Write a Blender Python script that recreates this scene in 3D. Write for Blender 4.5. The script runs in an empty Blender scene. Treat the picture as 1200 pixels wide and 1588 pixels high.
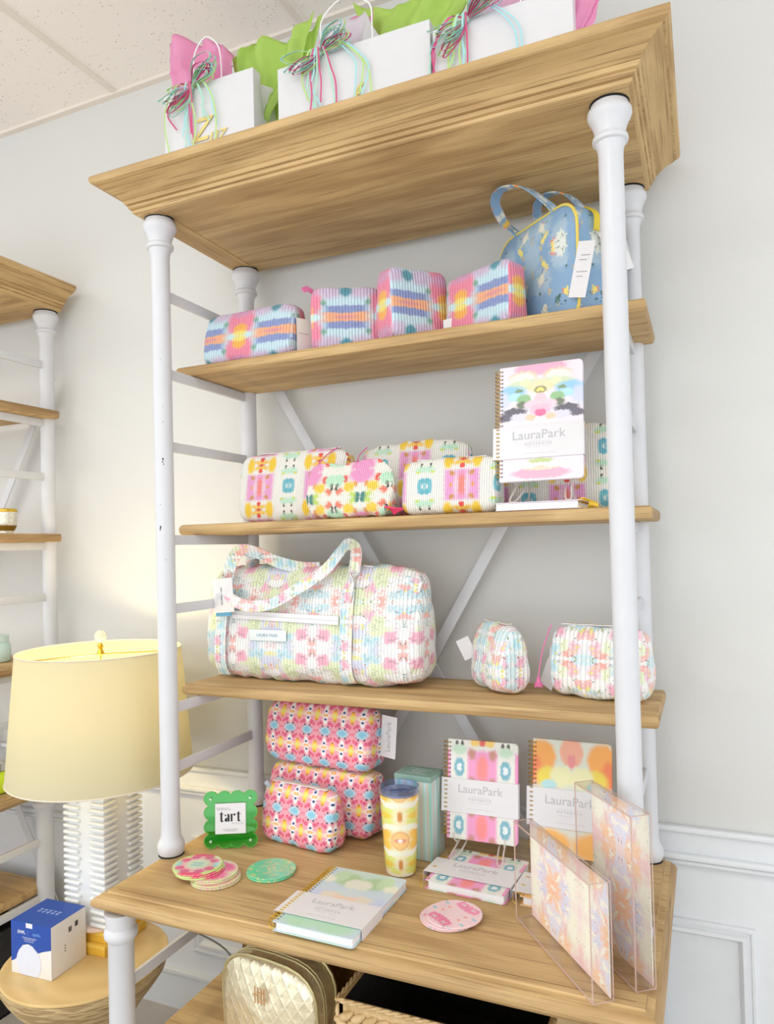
import bpy, bmesh, math, random
from mathutils import Vector, Matrix, noise
S = bpy.context.scene
COL = S.collection
PI = math.pi

def rgb(r, g, b):
    f = lambda c: (c/255/12.92) if c/255 <= .04045 else ((c/255+.055)/1.055)**2.4
    return (f(r), f(g), f(b), 1)

# ------------------------------------------------------------------ camera, world, lights, exposure
cam_d = bpy.data.cameras.new('camera'); cam = bpy.data.objects.new('camera', cam_d); COL.objects.link(cam)
S.camera = cam
cam_d.sensor_fit = 'VERTICAL'; cam_d.sensor_height = 36; cam_d.lens = 1130.76/1588*36
cam_d.shift_x = 6.27/1588; cam_d.shift_y = 32.06/1588; cam_d.clip_start = .01
Rv = Vector((.914385, .404112, -.024353)); Uv = Vector((.029933, -.007493, .999524)); Fv = Vector((-.403737, .914679, .018948))
M = Matrix(((Rv.x, Uv.x, -Fv.x, 1.2636), (Rv.y, Uv.y, -Fv.y, -1.4831), (Rv.z, Uv.z, -Fv.z, 1.5), (0, 0, 0, 1)))
cam.matrix_world = M

wd = bpy.data.worlds.new('world'); S.world = wd; wd.use_nodes = True
wd.node_tree.nodes['Background'].inputs[0].default_value = (.92, .965, 1, 1)
wd.node_tree.nodes['Background'].inputs[1].default_value = 1.15

def area(name, loc, rot, sx, sy, power, col):
    l = bpy.data.lights.new(name, 'AREA'); l.shape = 'RECTANGLE'; l.size = sx; l.size_y = sy; l.energy = power; l.color = col
    o = bpy.data.objects.new(name, l); o.location = loc; o.rotation_euler = rot; COL.objects.link(o)
    return o
area('ceiling_panel_light', (.6, -1.9, 3.07), (0, 0, 0), 1.2, 0.6, 11, (1, .98, .95))
area('ceiling_panel_light', (-1.6, -1.9, 3.07), (0, 0, 0), 1.2, 0.6, 14, (1, .98, .95))
area('shop_window_light', (-.4, -4.2, 1.6), (math.radians(88), 0, math.radians(-4)), 3.4, 2.4, 12, (.95, .975, 1))
bulb = bpy.data.lights.new('lamp_bulb_light', 'POINT'); bulb.energy = 3.4; bulb.color = (1, .78, .38); bulb.shadow_soft_size = .04

S.view_settings.view_transform = 'Standard'; S.view_settings.look = 'None'; S.view_settings.gamma = 1
S.view_settings.use_curve_mapping = False
S.view_settings.exposure = .54
S.cycles.max_bounces = 10; S.cycles.transparent_max_bounces = 24
try: S.cycles.use_denoising = True
except Exception: pass

# ------------------------------------------------------------------ material helpers
def newmat(name):
    m = bpy.data.materials.new(name); m.use_nodes = True
    return m, m.node_tree, m.node_tree.nodes['Principled BSDF']
def mathn(nt, op, a, b=None, c=None):
    n = nt.nodes.new('ShaderNodeMath'); n.operation = op
    for i, v in enumerate((a, b, c)):
        if v is None: continue
        if isinstance(v, (int, float)): n.inputs[i].default_value = v
        else: nt.links.new(v, n.inputs[i])
    return n.outputs[0]
def mixc(nt, f, a, b):
    n = nt.nodes.new('ShaderNodeMix'); n.data_type = 'RGBA'
    for i, v in ((0, f), (6, a), (7, b)):
        if isinstance(v, (int, float)): n.inputs[i].default_value = v
        elif isinstance(v, tuple): n.inputs[i].default_value = v
        else: nt.links.new(v, n.inputs[i])
    return n.outputs[2]
def mapr(nt, v, a, b, c=0., d=1.):
    n = nt.nodes.new('ShaderNodeMapRange')
    nt.links.new(v, n.inputs[0])
    for i, x in zip((1, 2, 3, 4), (a, b, c, d)): n.inputs[i].default_value = x
    return n.outputs[0]
def vecn(nt, op, a, b=None, c=None):
    n = nt.nodes.new('ShaderNodeVectorMath'); n.operation = op
    for i, v in enumerate((a, b, c)):
        if v is None: continue
        if isinstance(v, (tuple, list)): n.inputs[i].default_value = v
        else: nt.links.new(v, n.inputs[i])
    return n
def noisen(nt, vec, scale, detail=2., rough=.5):
    n = nt.nodes.new('ShaderNodeTexNoise'); n.inputs['Scale'].default_value = scale
    n.inputs['Detail'].default_value = detail; n.inputs['Roughness'].default_value = rough
    if vec is not None: nt.links.new(vec, n.inputs['Vector'])
    return n
def bump(nt, bsdf, h, strength, dist):
    b = nt.nodes.new('ShaderNodeBump'); b.inputs['Strength'].default_value = strength; b.inputs['Distance'].default_value = dist
    nt.links.new(h, b.inputs['Height']); nt.links.new(b.outputs[0], bsdf.inputs['Normal'])
def plain(name, col, rough=.5, metal=0, nscale=0, nstr=.2, spec=.5, ndist=.002):
    m, nt, b = newmat(name)
    b.inputs['Base Color'].default_value = rgb(*col); b.inputs['Roughness'].default_value = rough
    b.inputs['Metallic'].default_value = metal; b.inputs['Specular IOR Level'].default_value = spec
    tc = nt.nodes.new('ShaderNodeTexCoord')
    n = noisen(nt, tc.outputs['Object'], nscale or 30, 3)
    c = mixc(nt, mapr(nt, n.outputs[0], .3, .7, 0, .12), rgb(*col), rgb(*[x*.9 for x in col]))
    nt.links.new(c, b.inputs['Base Color'])
    if nscale: bump(nt, b, n.outputs[0], nstr, ndist)
    return m
def wood(name, axis, light=(210, 178, 126), dark=(152, 116, 72)):
    m, nt, b = newmat(name)
    tc = nt.nodes.new('ShaderNodeTexCoord')
    st = {'X': (1.3, 9, 9), 'Y': (9, 1.3, 9)}[axis]
    v = vecn(nt, 'MULTIPLY', tc.outputs['Object'], st).outputs[0]
    big = noisen(nt, v, .55, 2.5, .55)
    w = mathn(nt, 'MULTIPLY', big.outputs[0], 44.)
    w = mathn(nt, 'SINE', w)
    v2 = vecn(nt, 'MULTIPLY', v, {'X': (1, 9, 9), 'Y': (9, 1, 9)}[axis]).outputs[0]
    pore = noisen(nt, v2, 3., 3, .6)
    fine = noisen(nt, v, 3.2, 4, .6)
    f = mapr(nt, w, -.1, 1., 0, .7)
    c = mixc(nt, f, rgb(*light), rgb(*[(l+d*1.2)/2.2 for l, d in zip(light, dark)]))
    c = mixc(nt, mapr(nt, fine.outputs[0], .35, .75, 0, .55), c, rgb(*dark))
    c = mixc(nt, mapr(nt, pore.outputs[0], .54, .70, 0, .7), c, rgb(*[d*.78 for d in dark]))
    nt.links.new(c, b.inputs['Base Color']); b.inputs['Roughness'].default_value = .52
    b.inputs['Specular IOR Level'].default_value = .35
    bump(nt, b, pore.outputs[0], .18, .002)
    return m

def pattern(name, base, cell, layers, warp=(40, .25), quilt=0, rough=.85, offs=(0, 0), sheen=0., vary=.1, coat=0, rot=0):
    """kaleidoscope print: a half cell in metres (or UV units) mirrored both ways, blotches painted on it with wobbly edges"""
    m, nt, b = newmat(name)
    uv = nt.nodes.new('ShaderNodeUVMap'); uv.uv_map = 'UVMap'
    src = uv.outputs[0]
    if rot:
        mp = nt.nodes.new('ShaderNodeMapping'); mp.inputs['Rotation'].default_value = (0, 0, rot); nt.links.new(src, mp.inputs[0]); src = mp.outputs[0]
    sp = nt.nodes.new('ShaderNodeSeparateXYZ'); nt.links.new(src, sp.inputs[0])
    pu, pv = cell
    fu = mathn(nt, 'DIVIDE', mathn(nt, 'PINGPONG', mathn(nt, 'ADD', sp.outputs[0], 50*pu*2+offs[0]), pu), pu)
    fv = mathn(nt, 'DIVIDE', mathn(nt, 'PINGPONG', mathn(nt, 'ADD', sp.outputs[1], 50*pv*2+offs[1]), pv), pv)
    cb = nt.nodes.new('ShaderNodeCombineXYZ'); nt.links.new(fu, cb.inputs[0]); nt.links.new(fv, cb.inputs[1])
    met = vecn(nt, 'MULTIPLY', cb.outputs[0], (pu, pv, 1)).outputs[0]
    nz = noisen(nt, met, warp[0], 2.5, .6)
    off = vecn(nt, 'SUBTRACT', nz.outputs['Color'], (.5, .5, .5)).outputs[0]
    off = vecn(nt, 'MULTIPLY', off, (warp[1], warp[1]*pu/pv, 0)).outputs[0]
    nz2 = noisen(nt, met, warp[0]*4.5, 3, .6)
    off2 = vecn(nt, 'MULTIPLY', vecn(nt, 'SUBTRACT', nz2.outputs['Color'], (.5, .5, .5)).outputs[0], (warp[1]*.55, warp[1]*.55*pu/pv, 0)).outputs[0]
    p = vecn(nt, 'ADD', vecn(nt, 'ADD', cb.outputs[0], off).outputs[0], off2).outputs[0]
    pm = vecn(nt, 'MULTIPLY', p, (pu, pv, 1)).outputs[0]
    col = rgb(*base)
    for L in layers:
        if L[0] == 'v':      # scattered blots: scale, threshold, colour, seed
            _, sc, th, c, seed = L
            q = vecn(nt, 'ADD', pm, (seed*1.37, seed*2.11, seed*.7)).outputs[0]
            vo = nt.nodes.new('ShaderNodeTexVoronoi'); vo.inputs['Scale'].default_value = sc; nt.links.new(q, vo.inputs['Vector'])
            f = mapr(nt, vo.outputs['Distance'], th, th*.72)
            col = mixc(nt, f, col, rgb(*c))
            continue
        _, cu, cv, ru, rv, c = L[:6]
        soft = L[6] if len(L) > 6 else .15
        d = vecn(nt, 'MULTIPLY_ADD', p, (1/ru, 1/rv, 0), (-cu/ru, -cv/rv, 0)).outputs[0]
        if L[0] == 'b': dist = vecn(nt, 'LENGTH', d).outputs[1]
        else:
            a = vecn(nt, 'ABSOLUTE', d).outputs[0]; s2 = nt.nodes.new('ShaderNodeSeparateXYZ'); nt.links.new(a, s2.inputs[0])
            dist = mathn(nt, 'MAXIMUM', s2.outputs[0], s2.outputs[1])
        f = mapr(nt, dist, 1+soft, 1-soft)
        col = mixc(nt, f, col, rgb(*c))
    fine = noisen(nt, met, 160, 3, .7)
    col = mixc(nt, mapr(nt, fine.outputs[0], .35, .7, .02, vary*1.5), col, rgb(244, 242, 240))
    nt.links.new(col, b.inputs['Base Color']); b.inputs['Roughness'].default_value = rough
    b.inputs['Sheen Weight'].default_value = sheen; b.inputs['Specular IOR Level'].default_value = .3
    if coat: b.inputs['Coat Weight'].default_value = coat; b.inputs['Coat Roughness'].default_value = .08
    if quilt:
        s0 = nt.nodes.new('ShaderNodeSeparateXYZ'); nt.links.new(uv.outputs[0], s0.inputs[0])
        wig = noisen(nt, uv.outputs[0], 60, 3, .6)
        ph = mathn(nt, 'MULTIPLY_ADD', wig.outputs[0], .9, mathn(nt, 'MULTIPLY', s0.outputs[0], PI/quilt))
        h = mathn(nt, 'POWER', mathn(nt, 'ABSOLUTE', mathn(nt, 'SINE', ph)), .5)
        h = mathn(nt, 'MULTIPLY_ADD', wig.outputs[0], 1.1, h)
        bump(nt, b, h, .75, .0035)
    else:
        bump(nt, b, fine.outputs[0], .08, .0008)
    return m

def glassy(name, tint=(1, 1, 1, 1), refl=1., rough=.03):
    m, nt, b = newmat(name); nt.nodes.remove(b)
    out = nt.nodes['Material Output']
    tr = nt.nodes.new('ShaderNodeBsdfTransparent'); tr.inputs[0].default_value = tint
    gl = nt.nodes.new('ShaderNodeBsdfGlossy'); gl.inputs['Roughness'].default_value = rough
    lw = nt.nodes.new('ShaderNodeLayerWeight'); lw.inputs[0].default_value = .5
    fres = mathn(nt, 'MULTIPLY_ADD', mathn(nt, 'POWER', lw.outputs['Facing'], 4.), .6, .045)
    mx = nt.nodes.new('ShaderNodeMixShader'); nt.links.new(mathn(nt, 'MULTIPLY', fres, refl), mx.inputs[0])
    nt.links.new(tr.outputs[0], mx.inputs[1]); nt.links.new(gl.outputs[0], mx.inputs[2]); nt.links.new(mx.outputs[0], out.inputs[0])
    return m
def translucent(name, col, mixf=.45, transp=0., nscale=20):
    m, nt, b = newmat(name); nt.nodes.remove(b)
    out = nt.nodes['Material Output']
    tc = nt.nodes.new('ShaderNodeTexCoord'); n = noisen(nt, tc.outputs['Object'], nscale, 4)
    c = mixc(nt, mapr(nt, n.outputs[0], .3, .7, 0, .25), rgb(*col), rgb(*[min(255, x*1.08+8) for x in col]))
    d = nt.nodes.new('ShaderNodeBsdfDiffuse'); t = nt.nodes.new('ShaderNodeBsdfTranslucent')
    nt.links.new(c, d.inputs[0]); nt.links.new(c, t.inputs[0])
    mx = nt.nodes.new('ShaderNodeMixShader'); mx.inputs[0].default_value = mixf
    nt.links.new(d.outputs[0], mx.inputs[1]); nt.links.new(t.outputs[0], mx.inputs[2])
    last = mx
    if transp:
        tp = nt.nodes.new('ShaderNodeBsdfTransparent'); m2 = nt.nodes.new('ShaderNodeMixShader'); m2.inputs[0].default_value = transp
        nt.links.new(mx.outputs[0], m2.inputs[1]); nt.links.new(tp.outputs[0], m2.inputs[2]); last = m2
    nt.links.new(last.outputs[0], out.inputs[0])
    return m

# ------------------------------------------------------------------ object helpers
def tag(o, label=None, cat=None, group=None, kind=None):
    if label: o['label'] = label
    if cat: o['category'] = cat
    if group: o['group'] = group
    if kind: o['kind'] = kind
    return o
def empty(name, loc, label, cat, rz=0, rx=0, group=None):
    o = bpy.data.objects.new(name, None); COL.objects.link(o); o.empty_display_size = .05
    o.location = loc; o.rotation_euler = (rx, 0, rz)
    return tag(o, label, cat, group)
def mesh(name, verts, faces, mat, parent=None, uv=None, smooth=35, faceuv=None, fm=None):
    me = bpy.data.meshes.new(name); me.from_pydata([tuple(v) for v in verts], [], faces); me.validate(); me.update()
    for mm in (mat if isinstance(mat, (list, tuple)) else [mat]): me.materials.append(mm)
    if fm:
        for p in me.polygons: p.material_index = fm(p)
    ul = me.uv_layers.new(name='UVMap')
    for p in me.polygons:
        for li in p.loop_indices:
            vi = me.loops[li].vertex_index
            if faceuv: ul.data[li].uv = faceuv(p, vi, me.vertices[vi].co)
            elif uv: ul.data[li].uv = uv[vi]
            else:
                c = me.vertices[vi].co; n = p.normal
                ul.data[li].uv = (c.y, c.z) if abs(n.x) > .7 else ((c.x, c.y) if abs(n.z) > .7 else (c.x, c.z))
    if smooth:
        me.shade_smooth()
        if smooth < 180: me.set_sharp_from_angle(angle=math.radians(smooth))
    o = bpy.data.objects.new(name, me); COL.objects.link(o)
    if parent: o.parent = parent
    return o
class MB:
    def __init__(s): s.v = []; s.f = []; s.u = []
    def add(s, v, f, u=None):
        n = len(s.v); s.v += [Vector(x) for x in v]; s.f += [tuple(i+n for i in q) for q in f]
        s.u += u if u else [(0, 0)]*len(v)
    def box(s, x0, x1, y0, y1, z0, z1, mtx=None):
        v = [Vector(p) for p in ((x0, y0, z0), (x1, y0, z0), (x1, y1, z0), (x0, y1, z0), (x0, y0, z1), (x1, y0, z1), (x1, y1, z1), (x0, y1, z1))]
        if mtx: v = [mtx @ p for p in v]
        s.add(v, [(0, 3, 2, 1), (4, 5, 6, 7), (0, 1, 5, 4), (1, 2, 6, 5), (2, 3, 7, 6), (3, 0, 4, 7)])
    def rbox(s, x0, x1, y0, y1, z0, z1, r, seg=3, mtx=None):
        bm = bmesh.new(); bmesh.ops.create_cube(bm, size=1)
        for v in bm.verts: v.co = Vector(((x0+x1)/2+v.co.x*(x1-x0), (y0+y1)/2+v.co.y*(y1-y0), (z0+z1)/2+v.co.z*(z1-z0)))
        bmesh.ops.bevel(bm, geom=bm.edges[:], offset=r, segments=seg, affect='EDGES', profile=.5)
        bm.verts.index_update()
        s.add([(mtx @ v.co if mtx else v.co.copy()) for v in bm.verts], [tuple(v.index for v in f.verts) for f in bm.faces]); bm.free()
    def lathe(s, prof, seg=32, c=(0, 0, 0), cap=True, uvs=None):
        c = Vector(c); v = []; f = []; u = []; L = 0
        for i, (r, z) in enumerate(prof):
            if i: L += math.hypot(r-prof[i-1][0], z-prof[i-1][1])
            for k in range(seg):
                a = 2*PI*k/seg; v.append(c+Vector((r*math.cos(a), r*math.sin(a), z))); u.append((a*r, L))
        for i in range(len(prof)-1):
            for k in range(seg):
                a, b2 = i*seg+k, i*seg+(k+1) % seg
                f.append((a, b2, b2+seg, a+seg))
        if cap:
            if prof[0][0] > 1e-6: f.append(tuple(reversed(range(seg))))
            if prof[-1][0] > 1e-6: f.append(tuple((len(prof)-1)*seg+k for k in range(seg)))
        s.add(v, f, u)
    def tube(s, pts, r, seg=8, closed=False):
        pts = [Vector(p) for p in pts]; n = len(pts); v = []; f = []
        up = None
        for i, p in enumerate(pts):
            a = pts[(i-1) % n] if (closed or i) else p; b2 = pts[(i+1) % n] if (closed or i < n-1) else p
            t = (b2-a).normalized()
            if up is None: up = t.orthogonal().normalized()
            else: up = (up-t*up.dot(t)); up = up.normalized() if up.length > 1e-6 else t.orthogonal().normalized()
            w = t.cross(up)
            rr = r(i/(n-1)) if callable(r) else r
            for k in range(seg):
                an = 2*PI*k/seg; v.append(p+(up*math.cos(an)+w*math.sin(an))*rr)
        m = n if closed else n-1
        for i in range(m):
            for k in range(seg):
                a, b2 = i*seg+k, i*seg+(k+1) % seg; c2, d = ((i+1) % n)*seg+(k+1) % seg, ((i+1) % n)*seg+k
                f.append((a, b2, c2, d))
        if not closed: f.append(tuple(reversed(range(seg)))); f.append(tuple((n-1)*seg+k for k in range(seg)))
        s.add(v, f)
    def ribbon(s, pts, wdir, w, th=.0015):
        pts = [Vector(p) for p in pts]; n = len(pts); v = []; f = []; u = []; L = 0
        for i, p in enumerate(pts):
            if i: L += (p-pts[i-1]).length
            t = (pts[min(i+1, n-1)]-pts[max(i-1, 0)]).normalized()
            d = Vector(wdir[i] if isinstance(wdir, list) else wdir); d = (d-t*d.dot(t)).normalized(); nn = t.cross(d)
            for sx, sn in ((-1, -1), (1, -1), (1, 1), (-1, 1)): v.append(p+d*sx*w/2+nn*sn*th/2); u.append((sx*w/2, L))
        for i in range(n-1):
            for k in range(4): a, b2 = i*4+k, i*4+(k+1) % 4; f.append((a, b2, b2+4, a+4))
        f.append((3, 2, 1, 0)); f.append(tuple((n-1)*4+k for k in range(4)))
        s.add(v, f, u)
    def build(s, name, mat, parent=None, smooth=35, uv=False):
        return mesh(name, s.v, s.f, mat, parent, uv=s.u if uv else None, smooth=smooth)
def spline(P, n=8, closed=False):
    P = [Vector(p) for p in P]; out = []; N = len(P)
    for i in range(N if closed else N-1):
        g = (lambda k: P[k % N]) if closed else (lambda k: P[max(0, min(N-1, k))])
        a, b2, c, d = g(i-1), g(i), g(i+1), g(i+2)
        for k in range(n):
            t = k/n
            out.append(.5*((2*b2)+(c-a)*t+(2*a-5*b2+4*c-d)*t*t+(3*b2-a-3*c+d)*t**3))
    if not closed: out.append(P[-1])
    return out
def boxo(name, x0, x1, y0, y1, z0, z1, mat, parent=None, r=0):
    m = MB()
    m.rbox(x0, x1, y0, y1, z0, z1, r) if r else m.box(x0, x1, y0, y1, z0, z1)
    return m.build(name, mat, parent)
def text(s, size, loc, rot, mat, parent, name='lettering', bold=0, align='CENTER', sp=1., shear=0):
    cu = bpy.data.curves.new(name, 'FONT'); cu.body = s; cu.size = size; cu.extrude = .00025; cu.offset = bold; cu.align_x = align
    cu.align_y = 'CENTER'; cu.space_character = sp; cu.shear = shear
    t = bpy.data.objects.new(name, cu); COL.objects.link(t)
    bpy.context.view_layer.update()
    me = bpy.data.meshes.new_from_object(t.evaluated_get(bpy.context.evaluated_depsgraph_get()))
    bpy.data.objects.remove(t)
    o = bpy.data.objects.new(name, me); COL.objects.link(o); me.materials.append(mat)
    o.parent = parent; o.location = loc; o.rotation_euler = rot
    return o
FR = (PI/2, 0, 0)   # text that faces -y
def dashes(name, lines, mat, parent, y, thick=.0012, seed=1):
    """small print, too fine to read: rows of little marks; lines = (xc, z, width)"""
    rnd = random.Random(seed); m = MB()
    for xc, z, w in lines:
        x = xc-w/2
        while x < xc+w/2:
            l = rnd.uniform(.0012, .004); m.box(x, x+l, y-.0003, y, z-thick/2, z+thick/2); x += l+.0012
    return m.build(name, mat, parent, smooth=0)

# ------------------------------------------------------------------ materials
WALL = plain('wall_paint', (220, 220, 217), .75, nscale=220, nstr=.05)
TRIM = plain('trim_paint', (230, 233, 236), .45)
POST = plain('white_enamel', (214, 215, 219), .32)
WX = wood('oak_grain_x', 'X'); WY = wood('oak_grain_y', 'Y')
WE = wood('oak_grain_end', 'Y', (192, 160, 114), (134, 102, 66))
FELT = plain('black_felt', (22, 22, 24), .9)
WHITE = plain('white_card', (230, 229, 231), .55)
GREYTXT = plain('grey_print', (190, 190, 195), .6)
DARKTXT = plain('dark_print', (70, 70, 74), .6)
BLACKTXT = plain('black_print', (18, 18, 20), .5)
GOLD = plain('gold_wire', (226, 186, 70), .28, .9)
GOLDFOIL = plain('gold_foil_print', (240, 220, 140), .4, .2)
PAGES = plain('paper_pages', (240, 240, 242), .7)
PINKR = plain('pink_ribbon', (216, 84, 136), .45); MINTR = plain('mint_ribbon', (176, 226, 206), .45)
LIMER = plain('lime_ribbon', (190, 226, 140), .45); AQUAR = plain('aqua_ribbon', (172, 226, 234), .45)
CLEAR = glassy('clear_acrylic', (.985, .985, .985, 1), .9)
EDGE = translucent('acrylic_edge', (232, 208, 200), .4, .25)

# ceiling tile
def ceiling_mat():
    m, nt, b = newmat('acoustic_tile'); tc = nt.nodes.new('ShaderNodeTexCoord')
    vo = nt.nodes.new('ShaderNodeTexVoronoi'); vo.inputs['Scale'].default_value = 75; nt.links.new(tc.outputs['Object'], vo.inputs['Vector'])
    n = noisen(nt, tc.outputs['Object'], 22, 3)
    th = mapr(nt, n.outputs[0], .35, .7, .06, .24)
    f = mathn(nt, 'LESS_THAN', vo.outputs['Distance'], th)
    c = mixc(nt, f, rgb(252, 246, 240), rgb(212, 202, 194)); nt.links.new(c, b.inputs['Base Color']); b.inputs['Roughness'].default_value = .9
    return m
CEIL = ceiling_mat()
def floor_mat():
    m, nt, b = newmat('floor_tile'); tc = nt.nodes.new('ShaderNodeTexCoord')
    br = nt.nodes.new('ShaderNodeTexBrick'); br.offset = 0; br.inputs['Scale'].default_value = 1.6; nt.links.new(tc.outputs['Object'], br.inputs['Vector'])
    br.inputs['Brick Width'].default_value = .95; br.inputs['Row Height'].default_value = .95; br.inputs['Mortar Size'].default_value = .008
    br.inputs[1].default_value = rgb(196, 190, 182); br.inputs[2].default_value = rgb(188, 182, 174); br.inputs[3].default_value = rgb(170, 168, 162)
    nt.links.new(br.outputs[0], b.inputs['Base Color']); b.inputs['Roughness'].default_value = .35
    return m

# fabrics
SHELL = (246, 244, 238)
F_IKAT = pattern('ikat_quilt', (196, 226, 238), (.105, .07), [
    ('b', .62, .95, .3, .25, (206, 188, 216), .4), ('b', 0, .55, .42, .62, (238, 128, 158), .2), ('b', 0, 1., .3, .22, (214, 150, 190), .4),
    ('b', .16, .0, .42, .13, (200, 232, 238), .3), ('b', 0, .3, .2, .2, (248, 176, 62), .3), ('b', 0, .1, .19, .11, (246, 226, 110), .4),
    ('b', .45, .55, .07, .12, (120, 170, 150), .4), ('k', 1, .29, .5, .16, (128, 146, 200), .2), ('k', 1, 0, .56, .17, (244, 172, 122), .25), ('b', 1, 0, .3, .07, (226, 150, 150), .4),
    ('b', 1, .97, .15, .2, (62, 146, 168), .3)], warp=(70, .12), quilt=.008, sheen=.2)
F_PINKY = pattern('bright_floral_quilt', (243, 242, 234), (.092, .062), [
    ('k', 0, 0, .46, .58, (240, 166, 216), .12), ('b', .0, .0, .13, .40, (250, 140, 132), .35), ('b', .15, .0, .07, .5, (246, 206, 224), .4), ('b', .29, .0, .045, .1, (242, 168, 86), .3),
    ('b', .26, .46, .07, .12, (212, 150, 76), .3), ('b', .38, .92, .13, .26, (250, 208, 44), .25), ('b', .05, .86, .2, .1, (248, 204, 84), .3), ('b', .0, .74, .07, .09, (238, 72, 60), .25), ('b', 0, 1, .1, .08, (222, 76, 50), .3),
    ('b', .93, .2, .1, .12, (98, 186, 204), .25), ('b', .86, .05, .05, .22, (120, 196, 212), .25), ('b', 1, .0, .05, .1, (140, 200, 214), .3),
    ('b', .88, .66, .16, .15, (200, 236, 212), .25), ('b', .8, .56, .07, .06, (216, 228, 110), .3), ('b', .87, .86, .035, .08, (62, 60, 46), .3)],
    warp=(110, .14), quilt=.0055, sheen=.15, vary=.05)
F_PINKY2 = pattern('bright_floral_cloth', (243, 240, 228), (.075, .07), [
    ('b', .1, .2, .35, .3, (240, 150, 200), .2), ('b', .45, .62, .2, .2, (250, 208, 44), .2), ('b', .62, .3, .12, .14, (236, 72, 56), .2), ('b', .8, .75, .14, .12, (242, 120, 90), .3),
    ('b', .85, .35, .22, .22, (190, 232, 200), .2), ('b', .9, .6, .06, .12, (60, 62, 44), .2), ('b', .3, .9, .14, .1, (196, 224, 90), .3), ('b', .2, .55, .08, .1, (232, 150, 60), .3),
    ('b', .1, .95, .12, .1, (40, 130, 120), .2)], warp=(80, .3), quilt=.0055, sheen=.2)
def pastel(name, cell, k=1., quilt=.009, seed=0):
    return pattern(name, (244, 245, 244), cell, [
        ('v', 9*k, .42, (206, 232, 238), 1+seed), ('v', 10*k, .34, (228, 238, 196), 2+seed), ('v', 9*k, .32, (216, 220, 242), 3+seed), ('v', 12*k, .3, (246, 240, 240), 13+seed),
        ('b', .25, .3, .12, .14, (246, 178, 202), .45), ('b', .74, .72, .15, .12, (246, 172, 196), .4), ('b', .84, .2, .15, .13, (170, 220, 236), .5), ('b', .3, .84, .18, .1, (176, 222, 236), .5), ('b', .5, .1, .1, .1, (246, 172, 160), .4),
        ('v', 13*k, .3, (246, 245, 244), 23+seed), ('v', 15*k, .22, (247, 190, 186), 4+seed), ('v', 17*k, .16, (248, 190, 150), 5+seed), ('v', 24*k, .17, (240, 232, 130), 6+seed),
        ('v', 34*k, .20, (178, 196, 150), 7+seed), ('v', 46*k, .15, (112, 118, 104), 8+seed), ('v', 48*k, .13, (190, 112, 96), 9+seed), ('v', 58*k, .13, (96, 160, 178), 10+seed), ('v', 70*k, .11, (70, 74, 72), 17+seed)],
        warp=(38, .42), quilt=quilt, sheen=.2, vary=.16)
F_PASTEL = pastel('pastel_floral_quilt', (.13, .12))
F_PASTEL2 = pastel('pastel_floral_cloth', (.09, .085), 1.2, .011, 12)
F_BEADY = pattern('kaleidoscope_cloth', (243, 166, 182), (.0285, .041), [
    ('v', 70, .34, (240, 128, 150), 2), ('v', 95, .25, (250, 206, 196), 4), ('b', .5, .5, .2, .13, (222, 96, 132), .3), ('b', .5, 0, .5, .12, (250, 214, 186), .4), ('b', .5, .86, .16, .1, (214, 88, 124), .3),
    ('b', 0, .0, .40, .16, (248, 240, 236), .3), ('b', 0, .3, .24, .26, (247, 244, 244), .15), ('b', 0, 0, .30, .09, (242, 156, 96), .3), ('b', 0, 0, .12, .04, (250, 220, 120), .3),
    ('b', 0, .25, .15, .075, (46, 66, 128), .25), ('b', 1, 0, .24, .34, (252, 214, 84), .25), ('b', 1, .0, .16, .12, (232, 230, 130), .3), ('b', 1, .28, .20, .10, (246, 176, 60), .3), ('b', 1, .36, .08, .05, (150, 70, 60), .3),
    ('b', 0, 1, .62, .27, (198, 226, 238), .3), ('b', 0, 1, .42, .2, (140, 200, 226), .3), ('b', .3, .72, .1, .06, (70, 44, 84), .35), ('b', .78, .62, .12, .07, (232, 70, 110), .3)],
    warp=(150, .2), quilt=0, sheen=.1, vary=.02)
F_BLUE = pattern('blue_floral_canvas', (132, 170, 206), (.16, .17), [
    ('v', 9, .36, (166, 194, 214), 5), ('v', 10, .27, (226, 232, 224), 3), ('v', 15, .24, (234, 232, 214), 4), ('v', 15, .22, (246, 206, 74), 8), ('v', 22, .2, (244, 222, 112), 11),
    ('v', 19, .17, (70, 118, 120), 14), ('v', 25, .17, (60, 98, 88), 17), ('v', 30, .14, (238, 128, 88), 19), ('v', 26, .14, (212, 186, 128), 22), ('v', 34, .12, (44, 74, 70), 25)], warp=(42, .26), vary=.05, rough=.6)
YELLOWP = plain('yellow_piping', (240, 216, 104), .6)

# ------------------------------------------------------------------ room shell
WY0 = .46
def st(o): return tag(o, kind='structure')
st(boxo('wall_back', -4, 4, WY0, WY0+.1, 0, 3.16, WALL))
st(boxo('floor', -4, 4, -4.6, WY0+.1, -.06, 0, floor_mat()))
st(boxo('ceiling', -4, 4, -4.6, WY0+.1, 3.1, 3.16, CEIL))
m = MB()
for k in range(-4, 5): m.box(.19+k*.75-.012, .19+k*.75+.012, -4.6, WY0, 3.094, 3.103)
for k in range(6): m.box(-4, 4, -.1-k*.75-.012, -.1-k*.75+.012, 3.094, 3.103)
m.box(-4, 4, WY0-.022, WY0, 3.09, 3.103)
st(m.build('trim_1', plain('ceiling_grid', (238, 230, 220), .6)))
m = MB()   # chair rail band
m.rbox(-4, 4, WY0-.012, WY0, .716, .80, .003)
m.rbox(-4, 4, WY0-.024, WY0-.004, .786, .800, .004); m.rbox(-4, 4, WY0-.03, WY0-.004, .722, .736, .004); m.rbox(-4, 4, WY0-.022, WY0-.004, .708, .720, .004)
st(m.build('trim_2', TRIM))
m = MB()   # applied panel mouldings
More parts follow.
